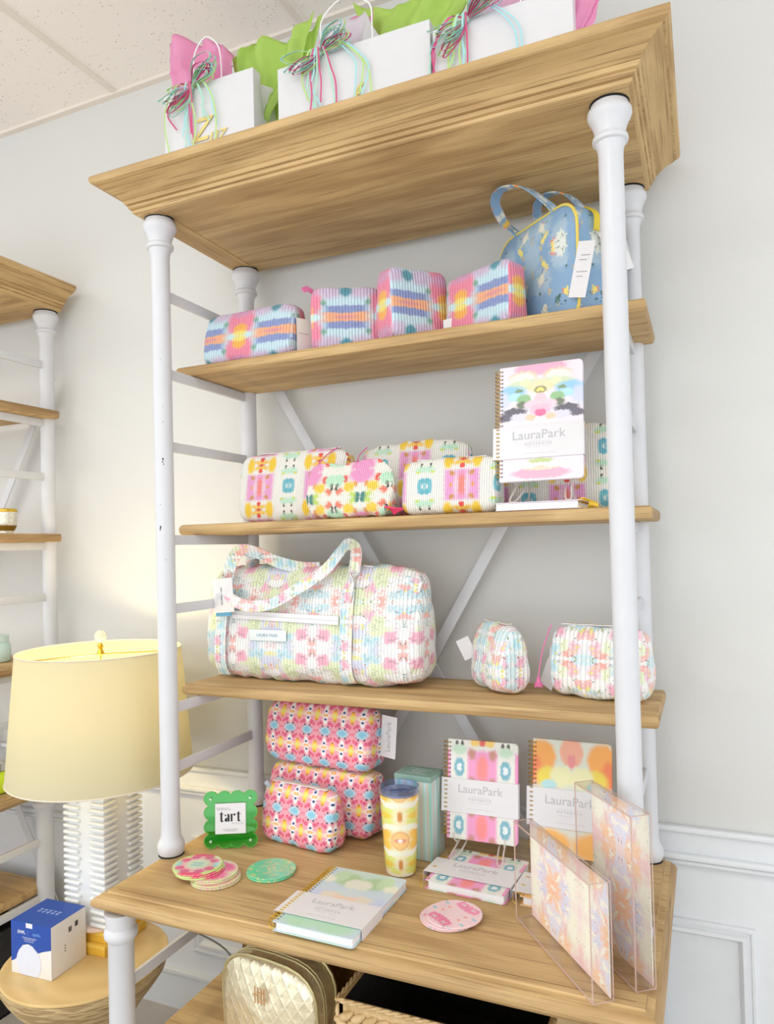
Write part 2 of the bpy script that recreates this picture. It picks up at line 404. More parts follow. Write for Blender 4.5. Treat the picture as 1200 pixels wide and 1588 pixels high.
for x0, x1 in ((-3.2, -2.2), (-1.95, -.53), (-.30, 1.345), (1.575, 3.2)):
    v = []; f = []
    for ins, dp in ((0, 0), (.001, .009), (.004, .012), (.010, .012), (.013, .007), (.018, .007), (.021, .014), (.029, .015), (.033, .009), (.037, .004), (.038, 0)):
        v += [(x0+ins, WY0-.0035-dp, .2+ins), (x1-ins, WY0-.0035-dp, .2+ins), (x1-ins, WY0-.0035-dp, .575-ins), (x0+ins, WY0-.0035-dp, .575-ins)]
    for i in range(10):
        for k in range(4): a, b2 = i*4+k, i*4+(k+1) % 4; f.append((a, b2, b2+4, a+4))
    m.add(v, f)
st(m.build('trim_3', TRIM))
m = MB(); m.box(-4, 4, WY0-.014, WY0, 0, .11); m.rbox(-4, 4, WY0-.02, WY0, .11, .128, .004)
st(m.build('baseboard_back', TRIM))
st(boxo('trim_4', -4, 4, WY0-.0035, WY0, .12, .712, TRIM))

# ------------------------------------------------------------------ etagere
W, D = 1.1168, .3855
ZT, ZC = 2.357, 2.439
SH = (2.003, 1.572, 1.139); ZD = .7325; SF = .1107
def rings(rects, name, mat, parent, fm=None, smooth=35):
    v = []; f = []
    for x0, x1, y0, y1, z in rects: v += [(x0, y0, z), (x1, y0, z), (x1, y1, z), (x0, y1, z)]
    for i in range(len(rects)-1):
        for k in range(4): a, b2 = i*4+k, i*4+(k+1) % 4; f.append((a, b2, b2+4, a+4))
    f.append((3, 2, 1, 0)); n = (len(rects)-1)*4; f.append((n, n+1, n+2, n+3))
    return mesh(name, v, f, mat, parent, fm=fm, smooth=smooth)
def board(name, x0, x1, y0, y1, z0, z1, parent, r=.008, brd=.07):
    prof = []
    for k in range(7):
        a = -PI/2+PI*k/6; prof.append((r*math.cos(a)-r, (z0+z1)/2+math.sin(a)*(z1-z0)/2))
    rr = [(x0-o, x1+o, y0-o, y1, z) for o, z in [(p[0], p[1]) for p in prof]]
    fm = lambda p: 1 if abs(p.normal.x) > .6 else 0
    return rings(rr, name, [WX, WE], parent, fm)

un = empty('display_shelf_unit', (0, 0, 0), 'tall display shelf of natural oak with white round posts, filled with floral bags and notebooks', 'shelf')
# cornice
prof = [(.040, 0), (.047, .003), (.049, .009), (.047, .0105), (.053, .0125), (.056, .019), (.0545, .021), (.060, .0225), (.064, .030), (.062, .032), (.066, .0335),
        (.073, .040), (.083, .0475), (.095, .0535), (.106, .058), (.105, .060), (.110, .061), (.116, .064), (.1195, .070), (.1195, .079), (.117, .082)]
rr = [(-o+.006, W+o, -o-.006, D+.026, ZT+z) for o, z in prof]
rings(rr, 'cornice', [WX, WY], un, lambda p: 1 if abs(p.normal.x) > abs(p.normal.y)+.02 and abs(p.normal.z) < .93 else 0, smooth=28)
boxo('underside_edge_strip', -.034+.001, .035, -.046, D+.025, ZT-.0015, ZT+.004, WY, un)
for z in SH: board('shelf_board', -.048, W+.05, SF, D+.008, z-.028, z, un)
# desk top with moulded edge
pd = [(-.012, 0), (-.004, .001), (0, .006), (.004, .010), (.012, .013), (.017, .019), (.018, .026), (.014, .034), (.004, .040), (-.004, .0405), (-.008, .042), (-.0095, .0455)]
rr = [(-.011-o, W+.044+o, -.222-o, D+.016, ZD-.0455+z) for o, z in pd]
dt = rings(rr, 'desk_top', [WX, WE], un, lambda p: 1 if abs(p.normal.x) > .5 else 0)
boxo('edge_groove', .0145, W+.018, -.1985, -.1970, ZD-.002, ZD+.0002, plain('dark_groove', (112, 82, 50), .8), dt)
boxo('lower_shelf', .03, W-.03, -.20, D, .332, .36, [WX][0], un, .004)
# posts
cap = [(.036, 0), (.0375, -.006), (.042, -.012), (.0425, -.020), (.040, -.027), (.035, -.036), (.031, -.047), (.0295, -.056), (.0298, -.060), (.0335, -.063), (.0345, -.068), (.0335, -.073), (.0285, -.076), (.0265, -.082), (.0245, -.09), (.0238, -.1)]
foot = [(.0238, .085), (.0245, .05), (.026, .046), (.0265, .042), (.029, .038), (.0325, .031), (.0345, .022), (.0335, .012), (.031, .005), (.030, 0.003)]
for x, y in ((0, 0), (W, 0), (0, D), (W, D)):
    m = MB(); pr = [(r, ZT-.004+z) for r, z in cap]+[(r, ZD+z) for r, z in foot]
    m.lathe(list(reversed(pr)), 36, (x, y, 0)); p = m.build('post', POST, un, 40)
    m = MB(); m.lathe([(.036, ZT-.0042), (.038, ZT-.0002)], 30, (x, y, 0)); m.build('felt_pad', FELT, p)
    m = MB(); m.lathe([(.032, ZD+.0003), (.030, ZD+.004)], 30, (x, y, 0)); m.build('felt_pad', FELT, p)
    if x == 0 and y == 0:
        m = MB(); rnd = random.Random(4)
        for z, a, sz in ((1.735, -55, .0035), (1.728, -58, .0025), (1.722, -52, .002), (1.563, -78, .004), (1.557, -80, .003), (1.83, -50, .0015), (1.868, -52, .0012), (1.99, -60, .0013), (1.62, -75, .0012), (1.48, -50, .0014)):
            ar = math.radians(a); q = Vector((.0241*math.cos(ar), .0241*math.sin(ar), z))
            t = Vector((-math.sin(ar), math.cos(ar), 0)); nn = Vector((math.cos(ar), math.sin(ar), 0))
            ang = [2*PI*k/7 for k in range(7)]
            ring = [q+t*math.cos(g)*sz*.6*rnd.uniform(.7, 1.1)+Vector((0, 0, 1))*math.sin(g)*sz*rnd.uniform(.8, 1.5) for g in ang]
            m.add([v-nn*.0012 for v in ring]+[v+nn*.0002 for v in ring], [tuple(range(7, 14))]+[(k, (k+1) % 7, 7+(k+1) % 7, 7+k) for k in range(7)])
        m.build('paint_chips', plain('bare_metal_chip', (70, 74, 82), .6), p)
for x, y in ((.02, -.198), (W-.02, -.198), (.02, D-.02), (W-.02, D-.02)):
    m = MB(); zb = ZD-.0455
    m.lathe([(.030, 0), (.034, .01), (.034, .03), (.0285, .05), (.0285, zb-.068), (.031, zb-.064), (.0365, zb-.057), (.0375, zb-.049), (.0365, zb-.042), (.031, zb-.036), (.032, zb-.028), (.035, zb-.010), (.036, zb-.001)], 32, (x, y, 0))
    m.build('lower_post', POST, un, 40)
# side rails between front and back posts
for x in (0, W):
    for z in (SH[0]-.042, SH[1]-.042, SH[2]-.042, 2.165, 1.772, 1.352, .945):
        boxo('side_rail', x-.005, x+.005, .012, D-.012, z-.013, z+.013, POST, un, .0015)
for x in (.02, W-.02):
    boxo('side_rail', x-.005, x+.005, -.185, D-.03, .50, .526, POST, un, .0015)
    boxo('side_rail', x-.006, x+.006, -.185, D-.03, .305, .331, POST, un, .0015)
# cross brace behind
for a, b2, yy in (((.0, 2.135), (W, .22), D+.030), ((W, 2.135), (.0, .22), D+.0245)):
    d = Vector((b2[0]-a[0], 0, b2[1]-a[1])); L = d.length; d.normalize()
    mt = Matrix.Translation((a[0], yy, a[1])) @ Matrix(((d.x, 0, -d.z, 0), (0, 1, 0, 0), (d.z, 0, d.x, 0), (0, 0, 0, 1)))
    m = MB(); m.rbox(0, L, -.0025, .0025, -.015, .015, .001, mtx=mt); m.build('cross_brace', POST, un)
# the neighbouring unit, cut by the left edge of the frame
un2 = un.copy(); COL.objects.link(un2); un2.location = (-W-.842, 0, 0)
tag(un2, 'oak and white shelf unit at left edge, its near half outside the frame', 'shelf')
def kids(o): return [c for c in list(bpy.data.objects) if c.parent is o]
for c in kids(un):
    c2 = c.copy(); COL.objects.link(c2); c2.parent = un2
    for g in kids(c):
        if g.name.startswith('paint_chips'): continue
        g2 = g.copy(); COL.objects.link(g2); g2.parent = c2

# ------------------------------------------------------------------ pouches
def nrm_noise(v, s, seed): return noise.noise(Vector((v.x*s+seed*3.1, v.y*s-seed*1.7, v.z*s+seed)))
def pouch(name, corner, L, Dp, H, rot, mat, label, cat='pouch', topd=.45, lump=.004, seed=0, group=None, p_end=7, NX=44, NR=56, voff=0., uoff=0., uend=None, sq=4.5, sag=0., part='body', piping=None):
    """soft zipped pouch; corner = its front-left bottom corner, rot in degrees"""
    root = empty(name, corner, label, cat, math.radians(rot), group=group)
    def section(k):
        a = 2*PI*k/NR-PI/2*1.0
        ca, sa = math.cos(a), math.sin(a)
        y = math.copysign(abs(ca)**(2/sq), ca); z = math.copysign(abs(sa)**(2/sq), sa)
        w = 1+(topd-1)*max(0, (z+1)/2)**1.4
        return y*Dp/2*w, z*H/2
    sec = [section(k) for k in range(NR)]
    arc = [0]
    for k in range(1, NR+1):
        a, b2 = sec[k-1], sec[k % NR]; arc.append(arc[-1]+math.hypot(a[0]-b2[0], a[1]-b2[1]))
    # arc measured from the front bottom (negative y) side
    v = []; idx = {}; f = []
    ts = [.5-.5*math.cos(PI*i/(NX-1)) for i in range(NX)]
    ts = [(t*.55+(i/(NX-1))*.45) for i, t in enumerate(ts)]
    for i, t in enumerate(ts):
        e = abs(2*t-1); s = (1-min(e, .9995)**p_end)**(1/p_end)
        for k in range(NR):
            y, z = sec[k]
            y *= s; z *= (s*.5+.5*(s**.5))
            dip = sag*math.exp(-((t-.5)/.22)**2)*max(0, z/H*2)
            P = Vector(((t)*L, y+Dp/2, z+H/2-dip))
            c = Vector((P.x, P.y, P.z)); n = nrm_noise(c, 22, seed)+.5*nrm_noise(c, 55, seed+3)
            q = Vector((0, y, z)).normalized() if (y or z) else Vector((0, 0, 0))
            P += q*n*lump; P.x += (.5*lump*nrm_noise(c, 30, seed+9)+lump*1.2*(t-.5)*(1-abs(z)/H*1.6))
            P.z = max(P.z, 0)
            v.append(P)
    for i in range(NX-1):
        for k in range(NR):
            a, b2 = i*NR+k, i*NR+(k+1) % NR; f.append((a, a+NR, b2+NR, b2))
    n0 = len(v); v.append(sum((v[k] for k in range(NR)), Vector())/NR+Vector((-.001, 0, 0)))
    v.append(sum((v[(NX-1)*NR+k] for k in range(NR)), Vector())/NR+Vector((.001, 0, 0)))
    for k in range(NR):
        f.append((k, (k+1) % NR, n0)[::1]); f.append(((NX-1)*NR+(k+1) % NR, (NX-1)*NR+k, n0+1))
    def fuv(p, vi, c):
        if abs(p.normal.x) > .72: return ((c.y+uoff+.03) if uend is None else (c.y-Dp/2+uend), c.z+voff)
        k = vi % NR if vi < n0 else 0
        if p.normal.y < .5 and p.normal.z < .85: return (c.x+uoff, c.z+voff)
        if p.normal.z >= .85: return (c.x+uoff, H+voff+(c.y-Dp*.2))
        return (c.x+uoff, c.z+voff)
    o = mesh(part, v, f, mat, root, faceuv=fuv, smooth=180)
    return root
def topzip(root, L, Dp, H, mat, x0=.03, x1=None, dz=.001, w=.012):
    m = MB(); x1 = x1 or L-.03
    P = [(x0+(x1-x0)*i/12, Dp/2, H+dz+.0006*math.sin(i*1.7)) for i in range(13)]
    m.ribbon(P, (0, 1, 0), w, .002); z = m.build('zipper', mat, root)
    t = MB(); t.tube(P, .0018, 6)
    t.build('zipper_teeth', GOLD, z)
    return z
def tassel(root, P0, P1, mat, name='tassel'):
    P0, P1 = Vector(P0), Vector(P1); m = MB()
    mid = (P0+P1)/2+Vector((-.004, -.004, 0))
    m.tube(spline([P0, mid, P1], 6), .0016, 6)
    d = (P1-mid).normalized(); Hh = .022
    m.lathe([(.0015, 0), (.004, -.002), (.0045, -.006), (.0035, -.008), (.006, -Hh*.6), (.0085, -Hh)], 14, P1)
    for k in range(10):
        a = 2*PI*k/10; m.tube([P1+Vector((.0075*math.cos(a), .0075*math.sin(a), -Hh*.6)), P1+Vector((.0092*math.cos(a), .0092*math.sin(a), -Hh-.002-.002*(k % 2)))], .001, 4)
    return m.build(name, mat, root)
def hangtag(root, loc, rz, w, h, tilt=0, txt=None, lines=(), ry=0, rx=0, txtrot=0, back=None):
    m = MB()
    bm = MB(); bm.rbox(0, w, 0, .0008, 0, h, .0003, 1)
    o = bm.build('hang_tag', WHITE, root); o.location = loc; o.rotation_euler = (rx, ry, rz)
    if txt: text(txt, h*.2 if txtrot == 0 else w*.42, (w*.5, -.0006, h*.5), (PI/2, -txtrot, 0), GREYTXT, o, 'tag_lettering')
    if lines: dashes('small_print', lines, DARKTXT, o, -.0001)
    return o
Z1, Z2, Z3 = SH[0]+.001, SH[1]+.001, SH[2]+.001
WZIP = plain('white_zip_tape', (240, 238, 240), .7)
PINKT = plain('pink_thread', (226, 120, 170), .7)

r = pouch('quilted_pouch', (.014, .135, Z1), .285, .12, .145, 0, F_IKAT, 'blue and pink ikat quilted pouch, leftmost on the top shelf by the left post', uoff=.0-.125, voff=-.07, seed=1, topd=.55, sq=5.5, group='ikat quilted pouches on the top shelf')
topzip(r, .285, .12, .145, WZIP)
hangtag(r, (.29, .03, .0), math.radians(60), .045, .10, lines=((.02, .06, .03),))
m = MB(); m.ribbon([(.0, .05, .03), (-.008, .06, .014), (-.004, .07, .002)], (0, 1, 0), .03, .003); m.build('wrist_loop', plain('dusty_rose_loop', (176, 112, 122), .7), r)
r = pouch('quilted_pouch', (.365, .13, Z1), .18, .085, .165, 24, F_IKAT, 'ikat quilted pouch second from left on the top shelf, one orange and blue medallion', uoff=.015, uend=0, voff=-.082, seed=2, topd=.7, sq=6, group='ikat quilted pouches on the top shelf')
topzip(r, .18, .085, .165, WZIP)
m = MB(); m.ribbon([(.004, .04, .16), (-.01, .03, .166), (-.02, .02, .158)], (0, .3, 1), .014, .003); m.build('zipper_tab', PINKT, r)
r = pouch('quilted_pouch', (.592, .128, Z1), .17, .095, .185, 52, F_IKAT, 'tallest ikat quilted pouch on the top shelf, turned so its pink end faces out', uoff=.055, uend=0, voff=-.09, seed=3, topd=.75, sq=7, group='ikat quilted pouches on the top shelf')
topzip(r, .17, .095, .185, WZIP)
r = pouch('quilted_pouch', (.69, .218, Z1), .20, .08, .150, -25, F_IKAT, 'ikat quilted pouch standing right in front of the blue handled case', uoff=-.055, uend=0, voff=-.075, seed=4, topd=.85, sq=7, group='ikat quilted pouches on the top shelf')
topzip(r, .20, .08, .150, WZIP)
hangtag(r, (.0, -.002, .0), math.radians(10), .03, .05)

# blue travel case with handles
bc = empty('travel_case', (.795, .352, Z1), 'blue floral case with yellow piping and two top handles at right of the top shelf', 'bag', math.radians(-41))
L, Dp, H = .30, .125, .262
out = []
rc, rcb = .058, .03
for cx, cz, a0, r_ in ((L-rc, H-rc, 0, rc), (rc, H-rc, 90, rc), (rcb, rcb, 180, rcb), (L-rcb, rcb, 270, rcb)):
    for k in range(9): a = math.radians(a0+90*k/8); out.append((cx+r_*math.cos(a), cz+r_*math.sin(a)))
n = len(out); v = []; f = []
for j, (y, s) in enumerate(((.0, .0), (-.0, .5), (.0, .93), (.004, .985), (.012, 1.), (Dp*.5, 1.012), (Dp-.012, 1.), (Dp-.004, .985), (Dp, .93), (Dp, .5), (Dp, 0))):
    for x, z in out:
        yy = y-(.012*(1-s**4) if j < 3 else (-.008*(1-s**4) if j > 7 else 0))
        q = Vector((L/2+(x-L/2)*s, yy, H/2+(z-H/2)*s)); q.y += .003*noise.noise(q*18); q.z = max(0, q.z); v.append(q)
for j in range(10):
    for k in range(n): a, b2 = j*n+k, j*n+(k+1) % n; f.append((a, b2, b2+n, a+n))
mesh('body', v, f, F_BLUE, bc, smooth=50)
for y in (.006, Dp-.006):
    m = MB(); m.tube([(x, y, max(.003, z)) for x, z in out], .0034, 8, True); m.build('piping', YELLOWP, bc)
m = MB(); m.ribbon([(x, Dp/2, z+.001) for x, z in out[2:16]], (0, 1, 0), .012, .002); zz = m.build('zipper', YELLOWP, bc)
m = MB(); m.ribbon([(x, Dp/2, z+.0025) for x, z in out[2:16]], (0, 1, 0), .003, .002); m.build('zipper_teeth', plain('zip_teeth', (200, 190, 60), .5), zz)
m = MB(); m.ribbon(spline([(L-.03, Dp/2, H-.004), (L+.008, Dp/2-.008, H-.035), (L+.012, Dp/2-.012, H-.075)], 6), (0, 1, 0), .014, .004); m.build('zipper_pull', plain('mustard_tab', (226, 200, 60), .6), bc)
for y, ln, hk in ((.012, -.075, 1.), (Dp-.012, -.05, 1.12)):
    P = spline([(.075, y, H-.05), (.078, y, H-.003), (.066, y+ln*.5, H+.035*hk), (.088, y+ln, H+.068*hk), (.135, y+ln*1.1, H+.076*hk), (.185, y+ln*.8, H+.060*hk), (.215, y+ln*.35, H+.022*hk), (.222, y, H-.006), (.225, y, H-.05)], 7)
    m = MB(); m.ribbon(P, (0, 1, 0), .024, .003); m.build('handle', F_BLUE, bc, uv=True)
hangtag(bc, (L-.01, -.016, .035), math.radians(20), .042, .12, lines=((.024, .09, .02), (.02, .08, .018), (.02, .055, .022), (.018, .045, .012)), ry=math.radians(14))
hangtag(bc, (L+.02, .09, .09), math.radians(70), .05, .10, ry=math.radians(-20))

# shelf 2 pouches
r = pouch('quilted_pouch', (.070, .205, Z2), .335, .12, .194, 0, F_PINKY, 'largest pink and yellow kaleidoscope pouch, leftmost on the second shelf', uoff=-.075, voff=-.098, seed=5, topd=.5, sq=4.5, group='bright floral pouches on the second shelf')
topzip(r, .335, .12, .194, WZIP, .05)
tassel(r, (.30, .05, .196), (.275, -.008, .15), PINKT)
r = pouch('quilted_pouch', (.333, .128, Z2), .235, .075, .145, -3, F_PINKY2, 'slumped floral pouch at the front of the second shelf with a hot pink tassel', uoff=-.01, voff=.02, seed=6, topd=.15, lump=.010, sq=3.2, p_end=4, sag=.01, group='bright floral pouches on the second shelf')
m = MB()
for k in range(7): m.tube(spline([(.2, .03, .015+k*.002), (.225+.003*k, .035-.005*k, .02), (.245+.004*k, .025, .004+.002*k)], 5), .0022, 6)
m.build('tassel', plain('hot_pink_cord', (240, 70, 120), .5), r)
r = pouch('quilted_pouch', (.42, .275, Z2), .30, .095, .205, 3, F_PINKY, 'white and yellow floral pouch lying behind the front row of the second shelf', uoff=.03, voff=-.14, seed=7, topd=.45, lump=.008, sq=3.5, p_end=5, group='bright floral pouches on the second shelf')
tassel(r, (.02, .02, .195), (.0, -.004, .16), PINKT)
r = pouch('quilted_pouch', (.592, .140, Z2), .235, .115, .135, 0, F_PINKY, 'white quilted pouch with one pink block, left of the upright notebook', uoff=-.155, voff=-.068, seed=8, topd=.6, sq=4.5, group='bright floral pouches on the second shelf')
topzip(r, .235, .115, .135, WZIP)
r = pouch('quilted_pouch', (.80, .285, Z2), .27, .09, .215, 4, F_PINKY, 'bright floral pouch half hidden behind the upright notebook on the second shelf', uoff=.02, voff=-.03, seed=9, topd=.5, sq=4, group='bright floral pouches on the second shelf')

# duffel
DL, DD, DH = .665, .185, .315
r = pouch('duffel_bag', (-.058, .198, Z3), DL, DD, DH, -2.5, F_PASTEL, 'large pastel floral quilted duffel bag filling the left of the third shelf', 'bag', topd=.5, lump=.009, seed=11, sq=3.6, p_end=6, NX=70, NR=72, uoff=.02, voff=.02, sag=.0)
duf = r
def on_front(x, z):   # point just in front of the duffel's front skin
    zz = 2*z/DH-1; c = (1-min(.999, abs(zz))**3.6)**(1/3.6); w = 1+(.5-1)*max(0, (zz+1)/2)**1.4
    return Vector((x, DD/2-DD/2*c*w-.0075, z))
STR = F_PASTEL2
for xs, sw in ((.075, 1), (.475, -1)):
    pts = [on_front(xs+sw*.0*z, z) for z in [.012+.02*i for i in range(13)]]
    m = MB(); m.ribbon(pts, (1, 0, 0), .036, .003); m.build('strap', STR, duf, uv=False)
yt = on_front(0, .25).y
P = spline([on_front(.075, .23), (.085, yt+.005, .275), (.118, yt-.012, .335), (.15, yt-.02, .352), (.185, yt-.02, .335), (.14, yt-.03, .30), (.115, yt-.035, .255), (.14, yt-.04, .225), (.21, yt-.045, .212), (.30, yt-.045, .235), (.39, yt-.035, .285), (.44, yt-.015, .335), (.475, yt, .352), (.492, yt+.01, .33), (.487, yt+.004, .27), on_front(.475, .23)], 7)
m = MB(); m.ribbon(P, (.25, .25, 1), .026, .003)
P1 = spline([on_front(.075, .22), (.083, yt+.004, .275), (.105, yt-.006, .325), (.14, yt-.012, .358), (.19, yt-.004, .352), (.25, yt+.01, .325), (.31, yt+.035, .308), (.36, yt+.05, .306)], 7)
P2 = spline([(.105, yt-.01, .30), (.10, yt-.03, .262), (.125, yt-.038, .228), (.185, yt-.042, .208), (.26, yt-.04, .215), (.34, yt-.03, .255), (.41, yt-.012, .30), (.45, yt-.002, .345), (.475, yt, .368), (.492, yt+.012, .352), (.489, yt+.003, .29), on_front(.475, .22)], 7)
m = MB(); m.ribbon(P1, (0.25, .35, -1), .034, .003)
m.build('front_handle', STR, duf)
m = MB(); m.ribbon(P2, (.15, .2, 1), .030, .003); m.build('front_handle', STR, duf)
P3 = spline([(.13, yt+.06, .30), (.14, yt+.03, .325), (.18, yt+.02, .34), (.24, yt+.03, .322), (.3, yt+.06, .306)], 6)
m = MB(); m.ribbon(P3, (0, 1, .2), .03, .003); m.build('back_handle', STR, duf)
m = MB(); m.ribbon([on_front(.112+.02*i, .182-.0006*i)+Vector((0, -.001, 0)) for i in range(18)], (0, 0, 1), .022, .003); zp = m.build('pocket_zipper', WZIP, duf)
m = MB(); m.ribbon([on_front(.112+.02*i, .182-.0006*i)+Vector((0, -.003, 0)) for i in range(18)], (0, 0, 1), .003, .002); m.build('zipper_teeth', plain('white_teeth', (222, 220, 224), .4), zp)
q = on_front(.235, .128)
m = MB(); m.rbox(.175, .235+.06, q.y-.003, q.y-.0005, .113, .143, .001); lb = m.build('brand_patch', plain('pale_patch', (232, 240, 240), .7), duf)
text('LAURA PARK', .012, (.235, q.y-.0035, .128), FR, plain('blue_grey_thread', (150, 176, 196), .7), lb, 'patch_lettering')
m = MB(); m.ribbon(spline([(.50, DD/2-.02, DH-.004), (.56, DD/2-.01, DH-.012), (.61, DD/2-.008, DH-.03), (.63, DD/2-.02, DH-.048)], 6), (0, 1, 0), .014, .003); m.build('zipper', WZIP, duf)
m = MB(); m.ribbon(spline([(.60, DD/2-.03, DH-.055), (.63, DD/2-.04, DH-.05), (.662, DD/2-.03, DH-.062)], 6), (0, .3, 1), .034, .005); m.build('end_tab', STR, duf)
hangtag(duf, (.066, -.008, .186), math.radians(-3), .072, .094, lines=(), ry=math.radians(-4))
o = [k for k in kids(duf) if k.name.startswith('hang_tag')][0]
m = MB(); m.box(.004, .06, .0012, .002, -.010, .08); m.build('blue_tag_back', plain('teal_card', (92, 160, 196), .6), o)
text('ART + FASHION', .0068, (.03, -.0006, .045), (PI/2, PI/2, 0), DARKTXT, o, 'tag_lettering')
m = MB(); m.box(0, 0, 0, 0, 0, 0)
for i, x in enumerate((.024, .019, .0135)): text('- --- -- ---- --', .004, (x, -.0006, .045), (PI/2, PI/2, 0), GREYTXT, o, 'small_print')

r = pouch('floral_pouch', (.688, .325, Z3), .185, .105, .165, -50, F_PASTEL2, 'pastel floral zip pouch in the middle of the third shelf, right of the duffel bag', uoff=.02, voff=.03, seed=13, topd=.5, lump=.006, sq=3.2, p_end=5)
topzip(r, .185, .105, .165, WZIP, .02)
hangtag(r, (.0, .0, .06), math.radians(60), .035, .055, ry=math.radians(-25))
r = pouch('floral_pouch', (.912, .235, Z3), .225, .115, .165, -14, F_PASTEL2, 'pastel floral zip pouch with a pink tassel, partly behind the front right post', uoff=.09, voff=.08, seed=14, topd=.5, lump=.006, sq=3.6, p_end=5)
topzip(r, .225, .115, .165, WZIP, .02)
tassel(r, (.004, .03, .165), (-.018, .0, .045), PINKT)
hangtag(r, (-.045, .06, .02), math.radians(-15), .04, .07, ry=math.radians(25))

# stack of kaleidoscope pouches on the desk
ZK = ZD+.001
g = 'kaleidoscope pouches stacked on the desk'
r = pouch('zip_pouch', (.118, .250, ZK), .335, .125, .170, -6, F_BEADY, 'pink kaleidoscope pouch standing under the uppermost one, behind the small one', seed=21, topd=.75, lump=.005, sq=4, p_end=7, group=g, uoff=.01, voff=.0)
topzip(r, .335, .125, .17, WZIP, .03)
r = pouch('zip_pouch', (.108, .252, ZK+.1725), .345, .125, .172, -6, F_BEADY, 'pink kaleidoscope pouch uppermost of its stack, just under the third shelf', seed=22, topd=.6, lump=.006, sq=3.8, p_end=6, group=g, uoff=.02, voff=.02)
topzip(r, .345, .125, .172, WZIP, .03)
hangtag(r, (.345, .07, .04), math.radians(-2), .047, .11, txt='LauraPark', txtrot=PI/2, ry=math.radians(5))
r = pouch('zip_pouch', (.163, .148, ZK), .232, .09, .150, -9, F_BEADY, 'small pink kaleidoscope pouch at the front of the stack, beside the green framed sign', seed=23, topd=.45, lump=.005, sq=4, p_end=6, group=g, uoff=.0, voff=.03)
topzip(r, .232, .09, .15, WZIP, .02)
m = MB(); m.ribbon(spline([(.02, .03, .151), (.03, .0, .162), (.05, -.004, .150)], 5), (1, 0, 0), .012, .002); m.build('zipper_pull', plain('grey_pull', (170, 176, 186), .4, .5), r)

# ------------------------------------------------------------------ notebooks
C_SH2 = pattern('cover_rorschach', (240, 228, 238), (.5, 1.), [
    ('b', 0, .97, .62, .07, (240, 170, 204), .12), ('b', .42, .9, .34, .055, (240, 206, 180), .15), ('b', .44, .885, .3, .052, (242, 240, 228), .12), ('b', .3, .83, .5, .045, (206, 222, 186), .2), ('b', .36, .84, .13, .03, (238, 236, 190), .3),
    ('b', .72, .765, .36, .06, (140, 200, 232), .2), ('b', .95, .70, .22, .08, (206, 214, 240), .3), ('b', .62, .73, .16, .035, (176, 226, 232), .2), ('b', .40, .70, .17, .04, (136, 190, 130), .15), ('b', .52, .78, .1, .015, (110, 140, 90), .3), ('b', .2, .80, .09, .02, (228, 206, 70), .3),
    ('b', 0, .80, .28, .06, (244, 226, 180), .2), ('b', 0, .775, .14, .028, (110, 120, 60), .2), ('b', 0, .775, .09, .018, (240, 226, 110), .2), ('b', .45, .655, .14, .03, (90, 110, 80), .25), ('b', .62, .60, .3, .032, (72, 68, 90), .2), ('b', .82, .555, .22, .035, (78, 74, 98), .2), ('b', .5, .545, .22, .035, (222, 218, 238), .2),
    ('b', 0, .70, .16, .045, (240, 200, 212), .2), ('b', .22, .65, .18, .035, (246, 206, 222), .15), ('b', 0, .60, .25, .05, (246, 190, 212), .2), ('b', 0, .575, .14, .035, (236, 92, 150), .2), ('b', .24, .54, .12, .025, (244, 204, 170), .2),
    ('b', .0, .06, .7, .045, (238, 172, 198), .15), ('b', 0, .105, .45, .02, (244, 214, 190), .2), ('b', .38, .13, .3, .025, (242, 240, 228), .15), ('b', 0, .17, .3, .02, (190, 206, 130), .25)], warp=(16, .09), rough=.4, vary=.18)
C_DESK1 = pattern('cover_blocks', (234, 234, 226), (.5, .29), [
    ('k', 0, 0, .42, .62, (240, 150, 200), .1), ('b', .0, 0, .16, .45, (248, 130, 130), .3), ('b', 0, .9, .1, .14, (226, 70, 60), .2), ('b', .22, .9, .14, .12, (248, 206, 90), .3), ('b', .3, .5, .1, .2, (196, 130, 110), .35),
    ('b', .66, .05, .15, .28, (108, 176, 196), .15), ('b', .66, .05, .06, .1, (226, 236, 236), .2), ('b', .66, .62, .2, .16, (196, 226, 200), .25), ('b', .58, .84, .05, .09, (60, 66, 50), .25), ('b', .74, .84, .05, .09, (60, 66, 50), .25),
    ('k', 1.05, 0, .12, .6, (240, 150, 200), .1)], warp=(18, .12), rough=.45, vary=.15, offs=(0, .44))
C_DESK2 = pattern('cover_orange', (222, 226, 210), (.5, 1.), [
    ('b', .8, .85, .4, .14, (250, 168, 60), .15), ('b', .95, .72, .2, .12, (246, 124, 60), .3), ('b', .6, .66, .3, .1, (240, 216, 60), .2), ('b', .0, .9, .3, .13, (243, 172, 140), .1), ('b', .0, .82, .1, .06, (236, 140, 140), .25),
    ('b', .25, .68, .3, .09, (236, 234, 180), .2), ('b', .58, .60, .2, .05, (180, 224, 226), .2), ('b', .45, .53, .14, .05, (244, 214, 208), .2), ('b', .82, .45, .2, .1, (240, 238, 222), .2), ('b', .5, .42, .25, .09, (244, 208, 40), .2),
    ('b', .0, .48, .35, .08, (206, 226, 222), .25), ('b', 0, .32, .3, .09, (228, 200, 196), .3), ('b', 0, .35, .05, .06, (228, 120, 96), .2), ('b', .6, .1, .6, .12, (250, 180, 70), .2)], warp=(12, .13), rough=.4, vary=.12)
